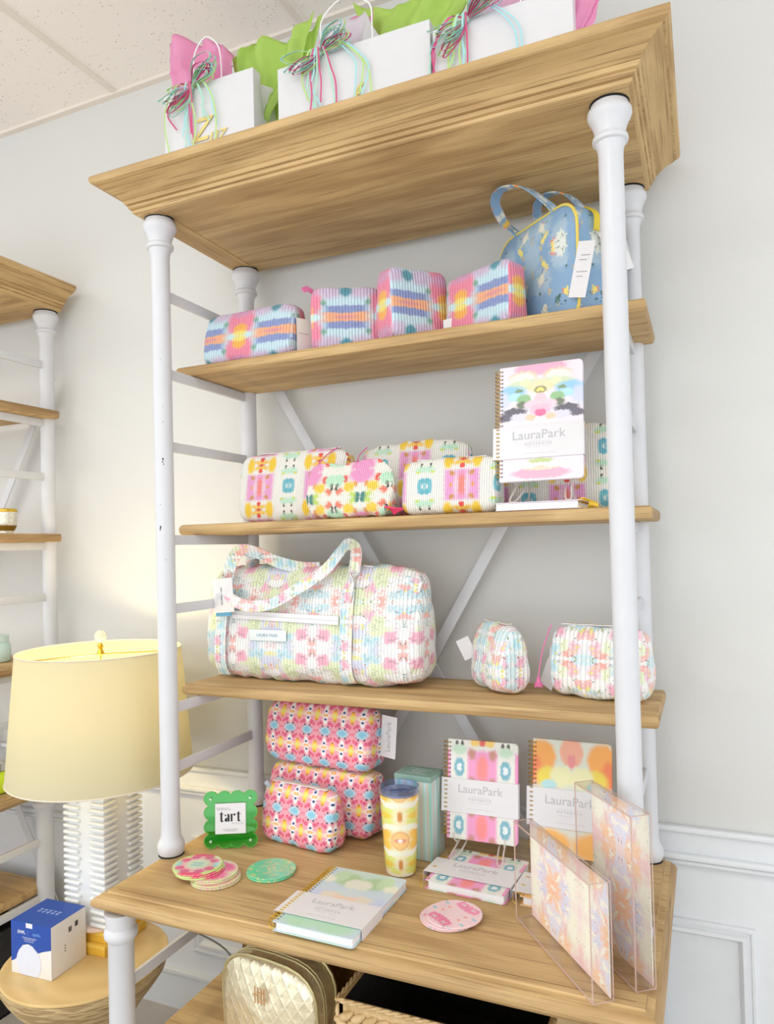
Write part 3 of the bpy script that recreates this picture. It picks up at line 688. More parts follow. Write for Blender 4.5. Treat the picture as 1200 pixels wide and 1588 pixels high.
C_FLAT = pattern('cover_green_blue', (198, 218, 228), (.5, 1.), [
    ('b', .0, .9, .7, .12, (196, 224, 212), .3), ('b', .35, .82, .35, .1, (166, 206, 150), .3), ('b', .6, .86, .2, .1, (190, 222, 180), .2), ('b', .1, .76, .25, .08, (226, 230, 214), .2), ('b', .85, .78, .2, .06, (232, 236, 214), .2),
    ('b', .3, .52, .4, .08, (228, 220, 200), .2), ('b', .14, .55, .16, .06, (240, 208, 180), .2), ('b', .9, .5, .25, .1, (196, 210, 236), .3), ('b', 0, .6, .3, .06, (206, 222, 224), .2), ('b', .4, .1, .5, .1, (176, 222, 190), .3)],
    warp=(12, .13), rough=.35, vary=.14)
def cover_mesh(w, h, t, y0, rr_, flip=False):
    pts = [(0, 0)]
    for cx, cz, a0 in ((w-rr_, rr_, -90), (w-rr_, h-rr_, 0)):
        for k in range(6): a = math.radians(a0+90*k/5); pts.append((cx+rr_*math.cos(a), cz+rr_*math.sin(a)))
    pts.append((0, h))
    if flip: pts = [(w-x, z) for x, z in pts][::-1]
    n = len(pts); v = [(x, y0, z) for x, z in pts]+[(x, y0+t, z) for x, z in pts]
    f = [tuple(range(n)), tuple(reversed(range(n, 2*n)))]+[((k+1) % n, k, n+k, n+(k+1) % n) for k in range(n)]
    return v, f, [((x/w)-.5, z/h) for x, z in pts]*2
def notebook(loc, w, h, t, rz, rx, cover, label, bind='left', band=None, txt='LauraPark', band_extra=.003, cat='notebook', nsp=26, group=None, ts=None):
    """cover faces -y, standing in xz; bound along one side"""
    root = empty('spiral_notebook', loc, label, cat, rz, rx, group=group)
    rr_ = .009; fl = bind == 'right'
    v, f, u = cover_mesh(w, h, .0016, 0, rr_, fl); mesh('front_cover', v, f, cover, root, uv=u, smooth=30)
    v, f, u = cover_mesh(w, h, .0016, t-.0016, rr_, fl); mesh('back_cover', v, f, cover, root, uv=u, smooth=30)
    x0, x1 = (.0065, w-.003) if not fl else (.003, w-.0065)
    boxo('page_block', x0, x1, .0018, t-.0018, .003, h-.003, PAGES, root, .0008)
    m = MB(); xb = .0 if not fl else w; sgn = 1 if not fl else -1
    R = t*.5+.0035
    zs = [h*.04+(h*.92)*i/(nsp-1) for i in range(nsp)]
    for z in zs:
        for dz in (0, .0022):
            P = [(xb+sgn*(-R*.35+R*math.cos(a)*.95), t/2+R*math.sin(a), z+dz) for a in [2*PI*k/14 for k in range(14)]]
            m.tube(P, .00065, 5, True)
    m.build('wire_binding', GOLD, root)
    m = MB()
    for z in zs: m.box(xb+sgn*.0065-.0014, xb+sgn*.0065+.0014, -.0003, 0.0002, z-.0008, z+.003)
    m.build('punched_holes', DARKTXT, root, smooth=0)
    if band:
        z0, z1 = band; e = .0012; xl = -R*1.35-e if not fl else -e; xr = w+e if not fl else w+R*1.35+e
        v = [(xl, -e*1.6, z0), (xr, -e*1.6, z0), (xr, t+e, z0), (xl, t+e, z0), (xl, -e*1.6, z1), (xr, -e*1.6, z1), (xr, t+e, z1), (xl, t+e, z1)]
        m = MB(); th = .0006
        m.box(xl, xr, -e*1.6-th, -e*1.6, z0, z1); m.box(xl, xr, t+e, t+e+th, z0, z1); m.box(xl-th, xl, -e*1.6-th, t+e+th, z0, z1); m.box(xr, xr+th, -e*1.6-th, t+e+th, z0, z1)
        b = m.build('paper_band', WHITE, root, 0)
        yb = -e*1.6-th-.0002; hh = z1-z0; cx = (xl+xr)/2+.002
        text(txt, ts or w*.155, (cx, yb, z0+hh*.70), FR, GREYTXT, b, 'band_lettering', sp=1.02)
        text('NOTEBOOK', w*.045, (cx, yb, z0+hh*.42), FR, GREYTXT, b, 'band_lettering', sp=1.5)
        dashes('small_print', ((cx, z0+hh*.33, w*.28), (cx, z0+hh*.5, w*.28), (cx, z0+hh*.14, w*.36)), GREYTXT, b, yb+.0001, .0006)
    return root

def easel(loc, w, rz, h, label, t, white=False):
    """bent clear easel: hooks under the book, feet to the front, prop behind"""
    e = empty('wire_easel', loc, label, 'stand', rz); m = MB()
    for s in (0, 1):
        x = w*.14 if s == 0 else w*.86; sg = 1 if s == 0 else -1
        m.tube(spline([(x, .010, h+.020), (x, .006, h+.012), (x+sg*.003, .012, h+.001), (x+sg*.005, .022, h-.004), (x+sg*.008, .045, h-.004), (x+sg*.010, .062, h+.01), (x+sg*.016, .074, h+.07), (x+sg*.022, .084, h+.12)], 6), .0021, 8)
        m.tube(spline([(x+sg*.006, .03, h-.005), (x+sg*.004, .008, h*.6), (x, -.024, .004), (x+sg*.012, -.020, .003), (x+sg*.020, .02, h*.5), (x+sg*.022, .05, h-.004)], 6), .0021, 8)
        m.tube(spline([(x+sg*.022, .084, h+.12), (x+sg*.02, .10, .05), (x+sg*.012, .108, .0035)], 6), .0021, 8)
    m.tube([(w*.14+.022, .084, h+.12), (w*.86-.022, .084, h+.12)], .0021, 8)
    m.build('bent_rod', EASEL, e)
    return e
EASEL = translucent('clear_rod', (235, 228, 222), .4, .35)

# shelf 2 notebook on easel, one lying in front
notebook((.834, .160, Z2+.068), .19, .272, .012, math.radians(-1), math.radians(-7), C_SH2, 'upright spiral notebook with mirrored pink and black cover, second shelf', band=(.052, .127), nsp=28)
easel((.835, .165, Z2+.019), .19, 0, .048, 'clear bent easel holding the upright notebook on the second shelf', .012)
FLAT = -PI/2
notebook((.832, .118, Z2+.018), .19, .165, .018, 0, FLAT, C_SH2, 'closed spiral notebook lying flat on the second shelf under the clear easel', bind='right', nsp=18)

# ------------------------------------------------------------------ desk: notebooks
notebook((.445, -.226, ZK+.019), .182, .268, .019, math.radians(-1), FLAT, C_FLAT, 'pale green and blue spiral notebook lying flat at the front edge of the desk', band=(.035, .128), nsp=26, ts=.024)
notebook((.668, .052, ZK+.020), .185, .185, .020, math.radians(-4), FLAT, C_DESK1, 'spiral notebook with white band lying flat under the clear desk easel', band=(.035, .115), nsp=4, ts=.026)
notebook((.662, .222, ZK+.050), .175, .235, .012, math.radians(1), math.radians(-8), C_DESK1, 'upright white notebook with pink blocks and blue motifs, beside the striped box', band=(.062, .142), nsp=22)
easel((.662, .196, ZK+.0205), .175, 0, .030, 'clear bent easel with hooked feet holding the pink block notebook on the desk', .012)
notebook((.868, .245, ZK+.035), .182, .262, .012, math.radians(-1), math.radians(-8), C_DESK2, 'upright orange and yellow floral notebook at the right of the desk behind the clear trays', band=(.062, .150), nsp=24)
easel((.868, .226, ZK+.001), .182, 0, .034, 'clear easel holding the orange notebook', .012)
notebook((.882, .052, ZK+.020), .17, .13, .020, math.radians(-2), FLAT, C_DESK2, 'orange notebook lying flat, mostly hidden behind the clear tray', band=(.012, .11), nsp=4, ts=.02)

# striped gift box
STRIPE = None
def stripe_mat(name, cols, wid):
    m, nt, b = newmat(name); tc = nt.nodes.new('ShaderNodeTexCoord'); sp = nt.nodes.new('ShaderNodeSeparateXYZ'); nt.links.new(tc.outputs['Object'], sp.inputs[0])
    s_ = mathn(nt, 'ADD', sp.outputs[0], mathn(nt, 'MULTIPLY', sp.outputs[1], 1.))
    p = mathn(nt, 'FRACT', mathn(nt, 'DIVIDE', mathn(nt, 'ADD', s_, 1), wid)); cr = nt.nodes.new('ShaderNodeValToRGB'); cr.color_ramp.interpolation = 'CONSTANT'
    while len(cr.color_ramp.elements) < len(cols): cr.color_ramp.elements.new(.5)
    for e, (pos, c) in zip(cr.color_ramp.elements, cols): e.position = pos; e.color = rgb(*c)
    nt.links.new(p, cr.inputs[0]); nt.links.new(cr.outputs[0], b.inputs['Base Color']); b.inputs['Roughness'].default_value = .5
    return m
gb = empty('gift_box', (.540, .190, ZK), 'tall pale green striped box with teal lid behind the yellow tumbler', 'box', math.radians(-4))
boxo('body', 0, .098, 0, .075, 0, .197, stripe_mat('mint_stripes', [(0, (156, 206, 198)), (.22, (190, 220, 212)), (.36, (206, 202, 190)), (.6, (186, 214, 206)), (.72, (196, 224, 228)), (.86, (206, 202, 190))], .042), gb, .0012)
boxo('lid', -.0006, .0986, -.0006, .0756, .190, .2035, plain('teal_lid', (138, 172, 160), .5), gb, .001)
m = MB(); 
for a in ((.02, .078, .018, .0188), (.02, .078, .056, .0568)): m.box(a[0], a[1], a[2], a[3], .2035, .2038)
m.box(.02, .0208, .018, .0568, .2035, .2038); m.box(.0772, .078, .018, .0568, .2035, .2038); m.build('lid_outline', plain('pale_foil', (190, 214, 204), .4), gb, 0)
text('LAURA', .013, (.049, .043, .2038), (0, 0, 0), plain('pale_foil2', (190, 214, 204), .4), gb, 'lid_lettering'); text('PARK', .013, (.049, .029, .2038), (0, 0, 0), GREYTXT, gb, 'lid_lettering')

# tumbler
P_TUMB = pattern('tumbler_print', (240, 232, 190), (.048, .056), [
    ('b', .75, .2, .45, .3, (250, 196, 70), .3), ('b', .9, .7, .3, .3, (236, 214, 60), .3), ('b', .5, .8, .3, .15, (224, 228, 120), .3), ('b', .35, .55, .35, .12, (240, 240, 220), .25), ('b', .75, .45, .25, .08, (244, 242, 226), .25),
    ('b', 0, 0, .34, .38, (226, 160, 90), .1), ('b', 0, 0, .30, .34, (248, 200, 130), .1), ('b', 0, 0, .22, .08, (228, 150, 120), .3), ('b', 0, 0, .07, .08, (250, 240, 236), .2), ('b', 0, .93, .09, .15, (214, 140, 60), .3), ('b', .55, .98, .3, .1, (238, 206, 70), .3)],
    warp=(50, .16), rough=.25, coat=.6, vary=.06, offs=(0, .025))
tb = empty('tumbler', (.585, .112, ZK), 'yellow floral insulated tumbler with clear blue lid in front of the striped box', 'tumbler', math.radians(-67))
m = MB(); m.lathe([(.030, 0), (.0345, .002), (.0355, .006), (.0365, .018)], 48); m.build('base_ring', P_TUMB, tb, uv=True)
v = []; 
m = MB(); prof_t = [(.0362, .018), (.0372, .020), (.0395, .06), (.042, .11), (.0445, .155), (.0458, .176), (.0462, .186)]
m.lathe(prof_t, 64, cap=True)
def cyl_uv(p, vi, c):
    a = math.atan2(c.y, c.x); 
    if a < -PI*.5 and False: a += 2*PI
    return (a*.0305, c.z)
mesh('body', m.v, m.f, P_TUMB, tb, faceuv=cyl_uv, smooth=40)
LID = glassy('blue_clear_lid', (.74, .80, .94, 1), 2.2)
m = MB(); m.lathe([(.0440, .184), (.0475, .186), (.0480, .196), (.0475, .203), (.0450, .204), (.0440, .196), (.0435, .190), (.0, .190)], 56); m.build('lid', LID, tb, 40)
m = MB(); m.rbox(-.013, .013, -.022, .022, .1905, .195, .002, 2); m.build('lid_slider', glassy('blue_slider', (.7, .76, .92, 1), 2), tb)
m = MB(); m.lathe([(.0435, .1835), (.0440, .190), (.030, .1893), (.0, .1893)], 48); m.build('steel_rim', plain('steel', (176, 184, 212), .3, .5), tb)

# ------------------------------------------------------------------ coasters
def coaster_pat(name, base, layers, **k): return pattern(name, base, (1., 1.), layers, rough=.15, coat=.8, **k)
CO_P = coaster_pat('coaster_pink', (244, 206, 212), [('k', .0, .5, .16, .1, (232, 130, 170), .2), ('k', .25, .62, .25, .18, (240, 110, 160), .12), ('b', .25, .66, .1, .06, (226, 206, 206), .2), ('b', .75, .3, .1, .06, (110, 196, 214), .2), ('b', .7, .75, .09, .05, (120, 200, 214), .2),
    ('b', .5, .85, .05, .04, (90, 160, 180), .3), ('b', .45, .15, .08, .03, (240, 150, 120), .3)], warp=(6, .25), rot=.6)
CO_R = coaster_pat('coaster_ring', (208, 226, 140), [('b', 0, 0, .8, .8, (244, 178, 190), .1), ('b', .6, .35, .2, .16, (228, 70, 140), .2), ('b', .3, .62, .2, .14, (224, 80, 150), .2), ('b', .1, .85, .4, .14, (236, 40, 120), .2), ('b', 0, 0, .45, .45, (216, 232, 206), .2), ('b', .1, .1, .16, .07, (150, 210, 210), .3), ('b', .78, .1, .12, .1, (150, 216, 216), .3)], warp=(8, .25))
CO_M = coaster_pat('coaster_magenta', (214, 222, 160), [('b', .1, .3, .7, .5, (238, 60, 140), .2), ('v', 7, .3, (236, 130, 180), 2), ('v', 9, .2, (180, 226, 210), 4)], warp=(8, .3))
CO_G = coaster_pat('coaster_green', (96, 214, 160), [('v', 5, .34, (230, 216, 140), 3), ('v', 6, .3, (70, 206, 178), 6), ('v', 8, .24, (112, 206, 226), 8), ('v', 13, .17, (20, 120, 130), 10), ('v', 9, .2, (236, 228, 170), 12)], warp=(7, .35), rot=.8)
def coaster(x, y, z, mat, label, group, r=.058, th=.0036, rz=0):
    o = MB(); o.lathe([(r-.001, 0), (r, .0008), (r, th-.0008), (r-.001, th)], 56)
    ob = mesh('coaster', o.v, o.f, mat, None, faceuv=lambda p, vi, c: (c.x/r*.98, c.y/r*.98), smooth=35)
    ob.location = (x, y, z); ob.rotation_euler = (0, 0, rz)
    return tag(ob, label, 'coaster', group)
t = .0038
coaster(.196, -.078, ZK, CO_M, 'magenta resin coaster lying on the desk, lowest of the pile by the left post', 'resin coasters near the left post', rz=.4)
coaster(.194, -.077, ZK+t, CO_M, 'magenta resin coaster second from the bottom of the pile by the left post', 'resin coasters near the left post', rz=1.2)
coaster(.184, -.070, ZK+2*t, CO_M, 'magenta coaster third up in the pile by the left post, sticking out to the right', 'resin coasters near the left post', rz=2.2)
coaster(.182, -.069, ZK+3*t, CO_M, 'magenta coaster fourth up in the pile by the left post', 'resin coasters near the left post', rz=.1)
coaster(.150, -.078, ZK+4*t, CO_R, 'pink and green coaster third from the top of the pile by the left post', 'resin coasters near the left post', rz=1.4)
coaster(.147, -.078, ZK+5*t, CO_R, 'pink and green coaster just under the top one of the pile by the left post', 'resin coasters near the left post', rz=.9)
coaster(.143, -.077, ZK+6*t, CO_R, 'green rimmed coaster with pink hexagon ring, topmost of the pile by the left post', 'resin coasters near the left post', rz=.3)
coaster(.297, .000, ZK, CO_G, 'green and aqua resin coaster, lower of two in front of the small pouch', 'green coasters', rz=.5)
coaster(.297, .003, ZK+t, CO_G, 'green and aqua resin coaster with yellow streaks, upper of two', 'green coasters')
coaster(.757, -.052, ZK, CO_P, 'pale pink coaster lying on the desk under two others near the clear tray', 'pink coasters', rz=1.)
coaster(.762, -.053, ZK+t, CO_P, 'pale pink coaster in the middle of three near the clear tray', 'pink coasters', rz=2.)
coaster(.770, -.051, ZK+2*t, CO_P, 'pale pink coaster with hot pink bows, topmost of three near the clear tray', 'pink coasters')

# ------------------------------------------------------------------ green scalloped sign
sg = empty('scalloped_sign', (.066, .046, ZK+.002), 'small green scalloped acrylic stand holding a white card that reads tart', 'sign', math.radians(27), math.radians(-5))
def plate(name, P, y0, y1, mat, par):
    n = len(P); v = [(x, y0, z) for x, z in P]+[(x, y1, z) for x, z in P]
    f = [tuple(range(n)), tuple(reversed(range(n, 2*n)))]+[((k+1) % n, k, n+k, n+(k+1) % n) for k in range(n)]
    return mesh(name, v, f, mat, par, smooth=30)
def simple_scallop(w_, h_, nx, nz):
    P = []; R_ = .0182; sx = (w_-2*R_)/(nx-1); sz = (h_-2*R_)/(nz-1)
    ax = math.degrees(math.acos(min(1, sx/2/R_))); az = math.degrees(math.acos(min(1, sz/2/R_)))
    def arc(cx, cz, a0, a1):
        for k in range(9): a = math.radians(a0+(a1-a0)*(k+.5)/9); P.append((cx+R_*math.cos(a), cz+R_*math.sin(a)))
    X = [R_+sx*k for k in range(nx)]; Z = [R_+sz*k for k in range(nz)]
    arc(X[0], Z[0], 90+az+0, 360-ax)
    for x in X[1:-1]: arc(x, Z[0], 180+ax, 360-ax)
    arc(X[-1], Z[0], 180+ax, 450-az)
    for z in Z[1:-1]: arc(X[-1], z, -90+az, 90-az)
    arc(X[-1], Z[-1], -90+az, 180-ax)
    for x in X[-2:0:-1]: arc(x, Z[-1], ax, 180-ax)
    arc(X[0], Z[-1], ax, 270-az)
    for z in Z[-2:0:-1]: arc(X[0], z, 90+az, 270-az)
    return P
GREEN = plain('green_acrylic', (22, 150, 42), .12, spec=.8); 
def green_mat():
    m, nt, b = newmat('green_mirror_acrylic'); b.inputs['Base Color'].default_value = rgb(24, 158, 44); b.inputs['Roughness'].default_value = .06; b.inputs['Coat Weight'].default_value = 1; b.inputs['Metallic'].default_value = .35
    return m
GL = translucent('green_glow_edge', (130, 226, 110), .5)
P = simple_scallop(.136, .142, 4, 4)
plate('back_plate', P, .004, .009, green_mat(), sg); plate('clear_front', [(.068+(x-.068)*1.015, .071+(z-.071)*1.015) for x, z in P], .0005, .0035, glassy('clear_green_front', (.9, 1, .9, 1), 1), sg)
n = len(P); m = MB(); m.tube([(x, .004, z) for x, z in P], .0011, 6, True); m.build('bright_rim', GL, sg)
boxo('card', .029, .107, -.0004, .0002, .036, .112, WHITE, sg)
cd = kids(sg)[-1]
# bold stencil word built from its own strokes
def word_tart():
    m = MB(); y0, y1 = -.0009, -.0004
    def poly(P): 
        n = len(P); v = [(x, y0, z) for x, z in P]+[(x, y1, z) for x, z in P]
        m.add(v, [tuple(range(n)), tuple(reversed(range(n, 2*n)))]+[((k+1) % n, k, n+k, n+(k+1) % n) for k in range(n)])
    def T(x):
        poly([(x+.003, .069), (x+.0035, .067), (x+.006, .0658), (x+.009, .0662), (x+.011, .068), (x+.0085, .0685), (x+.0075, .0695), (x+.0075, .091), (x+.003, .089)])
        poly([(x, .0845), (x+.0026, .0845), (x+.0026, .0855), (x, .0855)]); poly([(x+.008, .0845), (x+.011, .0845), (x+.011, .0858), (x+.008, .0858)])
    def A(x):
        poly([(x+.008, .0665), (x+.013, .0665), (x+.0130, .082), (x+.011, .0853), (x+.0075, .086), (x+.008, .083)])
        poly([(x+.0072, .077), (x+.0072, .068), (x+.0045, .066), (x+.0015, .067), (x+.0005, .0705), (x+.002, .074)])
        poly([(x+.001, .0805), (x+.0035, .0795), (x+.005, .0825), (x+.003, .0845), (x+.001, .083)])
    def Rr(x):
        poly([(x, .0665), (x+.0045, .0665), (x+.0045, .086), (x, .085)])
        poly([(x+.0052, .081), (x+.0075, .0855), (x+.011, .0862), (x+.0125, .083), (x+.011, .0805), (x+.0085, .081), (x+.007, .083)])
    T(.0395); A(.0525); Rr(.0685); T(.083)
    return m
word_tart().build('card_lettering', BLACKTXT, cd, 0)
text('BY TAYLOR', .0052, (.086, -.0006, .061), FR, GREYTXT, cd, 'card_lettering', sp=1.1)
dashes('small_print', ((.047, .1005, .030), (.050, .0965, .034), (.068, .047, .038), (.068, .0435, .028)), DARKTXT, cd, -.0005, .0009)
for x, z in ((.0175, .0185), (.1185, .0185), (.0175, .1235), (.1185, .1235)):
    mt = Matrix.Translation((x, -.001, z)) @ Matrix.Rotation(PI/2, 4, 'X'); mm = MB(); mm.lathe([(.003, 0), (.0032, .001), (.002, .0018), (0, .002)], 14); m = MB(); m.add([mt @ q for q in mm.v], mm.f)
    m.build('corner_screw', plain('screw_white', (214, 226, 210), .3), sg)
m = MB(); m.rbox(.06, .076, .009, .05, -.0015, .001, .0006, 1); m.rbox(.06, .076, .008, .011, -.0015, .03, .0006, 1); m.build('foot', GL, sg)
sg.location.z += 0

# ------------------------------------------------------------------ clear acrylic trays with art panels
ART = pattern('tray_art', (240, 216, 214), (.10, .10), [
    ('b', .2, .3, .5, .35, (236, 190, 190), .3), ('b', .85, .85, .2, .22, (246, 190, 150), .3), ('b', .5, .9, .2, .2, (214, 216, 240), .3), ('b', .9, .4, .22, .2, (222, 222, 240), .3), ('b', .6, .15, .22, .18, (246, 196, 150), .3),
    ('b', .25, .6, .22, .4, (240, 240, 218), .4), ('v', 34, .3, (244, 240, 226), 3), ('v', 50, .2, (226, 232, 190), 13), ('v', 60, .16, (206, 150, 140), 5), ('v', 75, .12, (140, 140, 110), 7), ('v', 48, .16, (242, 178, 184), 9)], warp=(30, .55), rough=.35, vary=.25)
def tray(loc, rz, L_, H_, T_, label, op='-', sz=.1):
    """stands on its long side; local x along length, y = depth, art on the far (+y) wall"""
    r_ = empty('acrylic_tray', loc, label, 'tray', rz); t_ = .003
    boxo('art_panel', t_*1.2, L_-t_*1.2, T_-.0052, T_-.0034, t_*1.2, H_-t_*1.2, ART, r_)
    boxo('back_wall', 0, L_, T_-.003, T_, 0, H_, CLEAR, r_)
    boxo('end_wall', 0, t_, 0, T_-.0033, 0, H_, CLEAR, r_); boxo('end_wall', L_-t_, L_, 0, T_-.0033, 0, H_, CLEAR, r_)
    boxo('long_wall', t_+.0002, L_-t_-.0002, 0, T_-.0033, 0, t_, CLEAR, r_); boxo('long_wall', t_+.0002, L_-t_-.0002, 0, T_-.0033, H_-t_, H_, CLEAR, r_)
    m = MB(); e = .0008
    C8 = [(x, y, z) for x in (e, L_-e) for y in (e, T_-e) for z in (e, H_-e)]
    for a in range(8):
        for b2 in range(a+1, 8):
            if sum(abs(C8[a][i]-C8[b2][i]) > 1e-6 for i in range(3)) == 1: m.tube([C8[a], C8[b2]], .00085, 5)
    C8 = [(x, z) for x in (t_, L_-t_) for z in (t_, H_-t_)]
    for a, b2 in ((0, 1), (1, 3), (3, 2), (2, 0)): m.tube([(C8[a][0], e, C8[a][1]), (C8[b2][0], e, C8[b2][1])], .0006, 5)
    m.build('polished_edges', EDGE, r_)
    return r_
tray((.886, -.002, ZK), math.atan2(-.235, .186), .298, .198, .040, 'clear acrylic tray on its long side at the front right desk corner')
tray((1.015, -.024, ZK), math.atan2(-.142, .112), .192, .297, .040, 'taller clear acrylic tray standing on its short side beside the front right post')

# ------------------------------------------------------------------ lower shelf: metallic bags and basket
def quilt_metal(name, col, rough, cell=.03):
    m, nt, b = newmat(name); uv = nt.nodes.new('ShaderNodeUVMap'); uv.uv_map = 'UVMap'
    sp = nt.nodes.new('ShaderNodeSeparateXYZ'); nt.links.new(uv.outputs[0], sp.inputs[0])
    a = mathn(nt, 'ADD', sp.outputs[0], mathn(nt, 'MULTIPLY', sp.outputs[1], .75)); c = mathn(nt, 'SUBTRACT', sp.outputs[0], mathn(nt, 'MULTIPLY', sp.outputs[1], .75))
    ha = mathn(nt, 'ABSOLUTE', mathn(nt, 'SINE', mathn(nt, 'MULTIPLY', a, PI/cell))); hb = mathn(nt, 'ABSOLUTE', mathn(nt, 'SINE', mathn(nt, 'MULTIPLY', c, PI/cell)))
    h = mathn(nt, 'POWER', mathn(nt, 'MINIMUM', ha, hb), .45)
    n = noisen(nt, uv.outputs[0], 45, 4, .6); h = mathn(nt, 'MULTIPLY_ADD', n.outputs[0], .8, h)
    bump(nt, b, h, .32, .004)
    nt.links.new(mixc(nt, mapr(nt, n.outputs[0], .3, .7), rgb(*col), rgb(*[min(255, x*1.12) for x in col])), b.inputs['Base Color'])
    b.inputs['Metallic'].default_value = .75; b.inputs['Roughness'].default_value = rough
    return m
GQ = quilt_metal('champagne_quilt', (226, 218, 190), .34); BQ = quilt_metal('bronze_quilt', (120, 92, 54), .4, .035); GP = plain('champagne_piping', (196, 184, 140), .35, .7)
ZL = .361
def dome_bag(loc, rz, w, d, h, mat, label, pip):
    r_ = empty('quilted_bag', loc, label, 'bag', rz)
    out = []; n0 = 12
    for k in range(n0+1):
        a = PI*k/n0; ca, sa = math.cos(a), math.sin(a)
        out.append((w/2+w/2*math.copysign(abs(ca)**.62, ca), h-w*.36+w*.36*abs(sa)**.7))
    out += [(.004, .05), (.006, .012), (.03, 0), (w-.03, 0), (w-.006, .012), (w-.004, .05)]
    n = len(out); v = []; f = []
    for y, s, bl in ((0, 0, .02), (0, .45, .017), (0, .85, .006), (0, .97, 0), (.01, 1, 0), (d/2, 1.01, 0), (d-.01, 1, 0), (d, .97, 0), (d, .85, -.006), (d, .45, -.017), (d, 0, -.02)):
        for x, z in out: v.append(Vector((w/2+(x-w/2)*s, y-bl, h*.45+(z-h*.45)*s)))
    for q in v: q.y += .004*noise.noise(q*15); q.z = max(q.z, 0)
    for j in range(10):
        for k in range(n): a, b2 = j*n+k, j*n+(k+1) % n; f.append((a, b2, b2+n, a+n))
    mesh('body', v, f, mat, r_, smooth=60)
    for y, rr_ in ((.006, .0035), (d*.38, .002), (d*.48, .002), (d-.006, .0035)):
        m = MB(); m.tube([(w/2+(x-w/2)*1.012, y, max(.003, h*.45+(z-h*.45)*1.012)) for x, z in out], rr_, 8, True); m.build('piping' if rr_ > .003 else 'zipper_track', pip, r_)
    return r_
gbag = dome_bag((.205, -.075, ZL), math.radians(-6), .265, .085, .216, GQ, 'champagne quilted metallic bag with rounded top on the lower shelf, left of the basket', GP)
m = MB(); y = -.024
for x in (0, .008, .018, .026):
    m.rbox(.118+x, .121+x, y-.002, y, .135, .172, .0006, 1)
m.rbox(.112, .13, y-.002, y, .152, .155, .0006, 1); m.rbox(.13, .152, y-.002, y, .160, .163, .0006, 1); m.rbox(.126, .146, y-.002, y, .140, .143, .0006, 1)
m.build('monogram', plain('rose_gold', (206, 160, 110), .3, .6), gbag)
r = empty('quilted_bag', (.13, .10, ZL), 'dark bronze quilted bag behind the champagne one, just under the desk', 'bag')
o = boxo('body', 0, .40, 0, .13, 0, .30, BQ, r, .02)
# basket
def weave_mat(name, col, dark):
    m, nt, b = newmat(name); uv = nt.nodes.new('ShaderNodeTexCoord')
    n = noisen(nt, uv.outputs['Object'], 60, 4); c = mixc(nt, mapr(nt, n.outputs[0], .3, .7), rgb(*col), rgb(*dark)); nt.links.new(c, b.inputs['Base Color']); b.inputs['Roughness'].default_value = .7
    bump(nt, b, n.outputs[0], .5, .002); return m
SEAG = weave_mat('seagrass', (216, 188, 140), (188, 156, 106)); LINER = weave_mat('black_weave', (40, 36, 34), (24, 22, 22))
def basket(loc, w, d, h, label, mat=SEAG, inner=LINER):
    b_ = empty('woven_basket', loc, label, 'basket'); t_ = .012
    m = MB()
    m.box(t_*.3, w-t_*.3, t_*.3, t_, .004, h-.006); m.box(t_*.3, w-t_*.3, d-t_, d-t_*.3, .004, h-.006); m.box(t_*.3, t_, t_*.3, d-t_*.3, .004, h-.006); m.box(w-t_, w-t_*.3, t_*.3, d-t_*.3, .004, h-.006); m.box(t_*.3, w-t_*.3, t_*.3, d-t_*.3, .002, .008)
    m.build('outer_shell', mat, b_, 0)
    m = MB(); e = t_+.0012; g = t_-.0002
    m.box(g, w-g, g, e, .0085, h-.0055); m.box(g, w-g, d-e, d-g, .0085, h-.0055); m.box(g, e, e, d-e, .0085, h-.0055); m.box(w-e, w-g, e, d-e, .0085, h-.0055); m.box(e, w-e, e, d-e, .0082, .0095)
    m.build('liner', inner, b_, 0)
    m = MB(); px = .026; rows = int((h-.02)/.017)
    def strand(c, dirv, nrm, s_):
        P = []
        for q in (-1, -.5, 0, .5, 1): P.append(c+dirv*q*.0155+Vector((0, 0, 1))*q*.0075*s_+nrm*(.0055*(1-q*q)-.001))
        m.tube(P, lambda u_: .0026+.0062*math.sin(PI*min(1, max(0, u_*.9+.05))), 7)
    for (o0, dv, nv, ln) in ((Vector((0, t_*.3, 0)), Vector((1, 0, 0)), Vector((0, -1, 0)), w), (Vector((0, 0, 0)), Vector((0, 1, 0)), Vector((-1, 0, 0)), d)):
        nx = int(ln/px)
        for j in range(rows):
            for k in range(nx):
                strand(o0+dv*(px*(k+.5+(.25 if j % 2 else 0)))+Vector((0, 0, .012+j*.017)), dv, nv, 1 if j % 2 else -1)
    m.build('braided_wall', mat, b_, 60)
    m = MB(); zt = h-.004
    P = [(0, 0, zt), (w, 0, zt), (w, d, zt), (0, d, zt)]
    for a in range(4):
        A, B = Vector(P[a]), Vector(P[(a+1) % 4]); n_ = 60
        for ph in (0, PI):
            m.tube([A.lerp(B, k/n_)+Vector((0, 0, .0025*math.sin(k*1.1+ph))) + (B-A).normalized().cross(Vector((0, 0, 1)))*.0025*math.cos(k*1.1+ph) for k in range(n_+1)], .003, 6)
    m.build('rim', mat, b_, 60)
    return b_
basket((.556, -.168, ZL), .42, .40, .232, 'woven seagrass basket with black lining on the lower shelf under the desk')

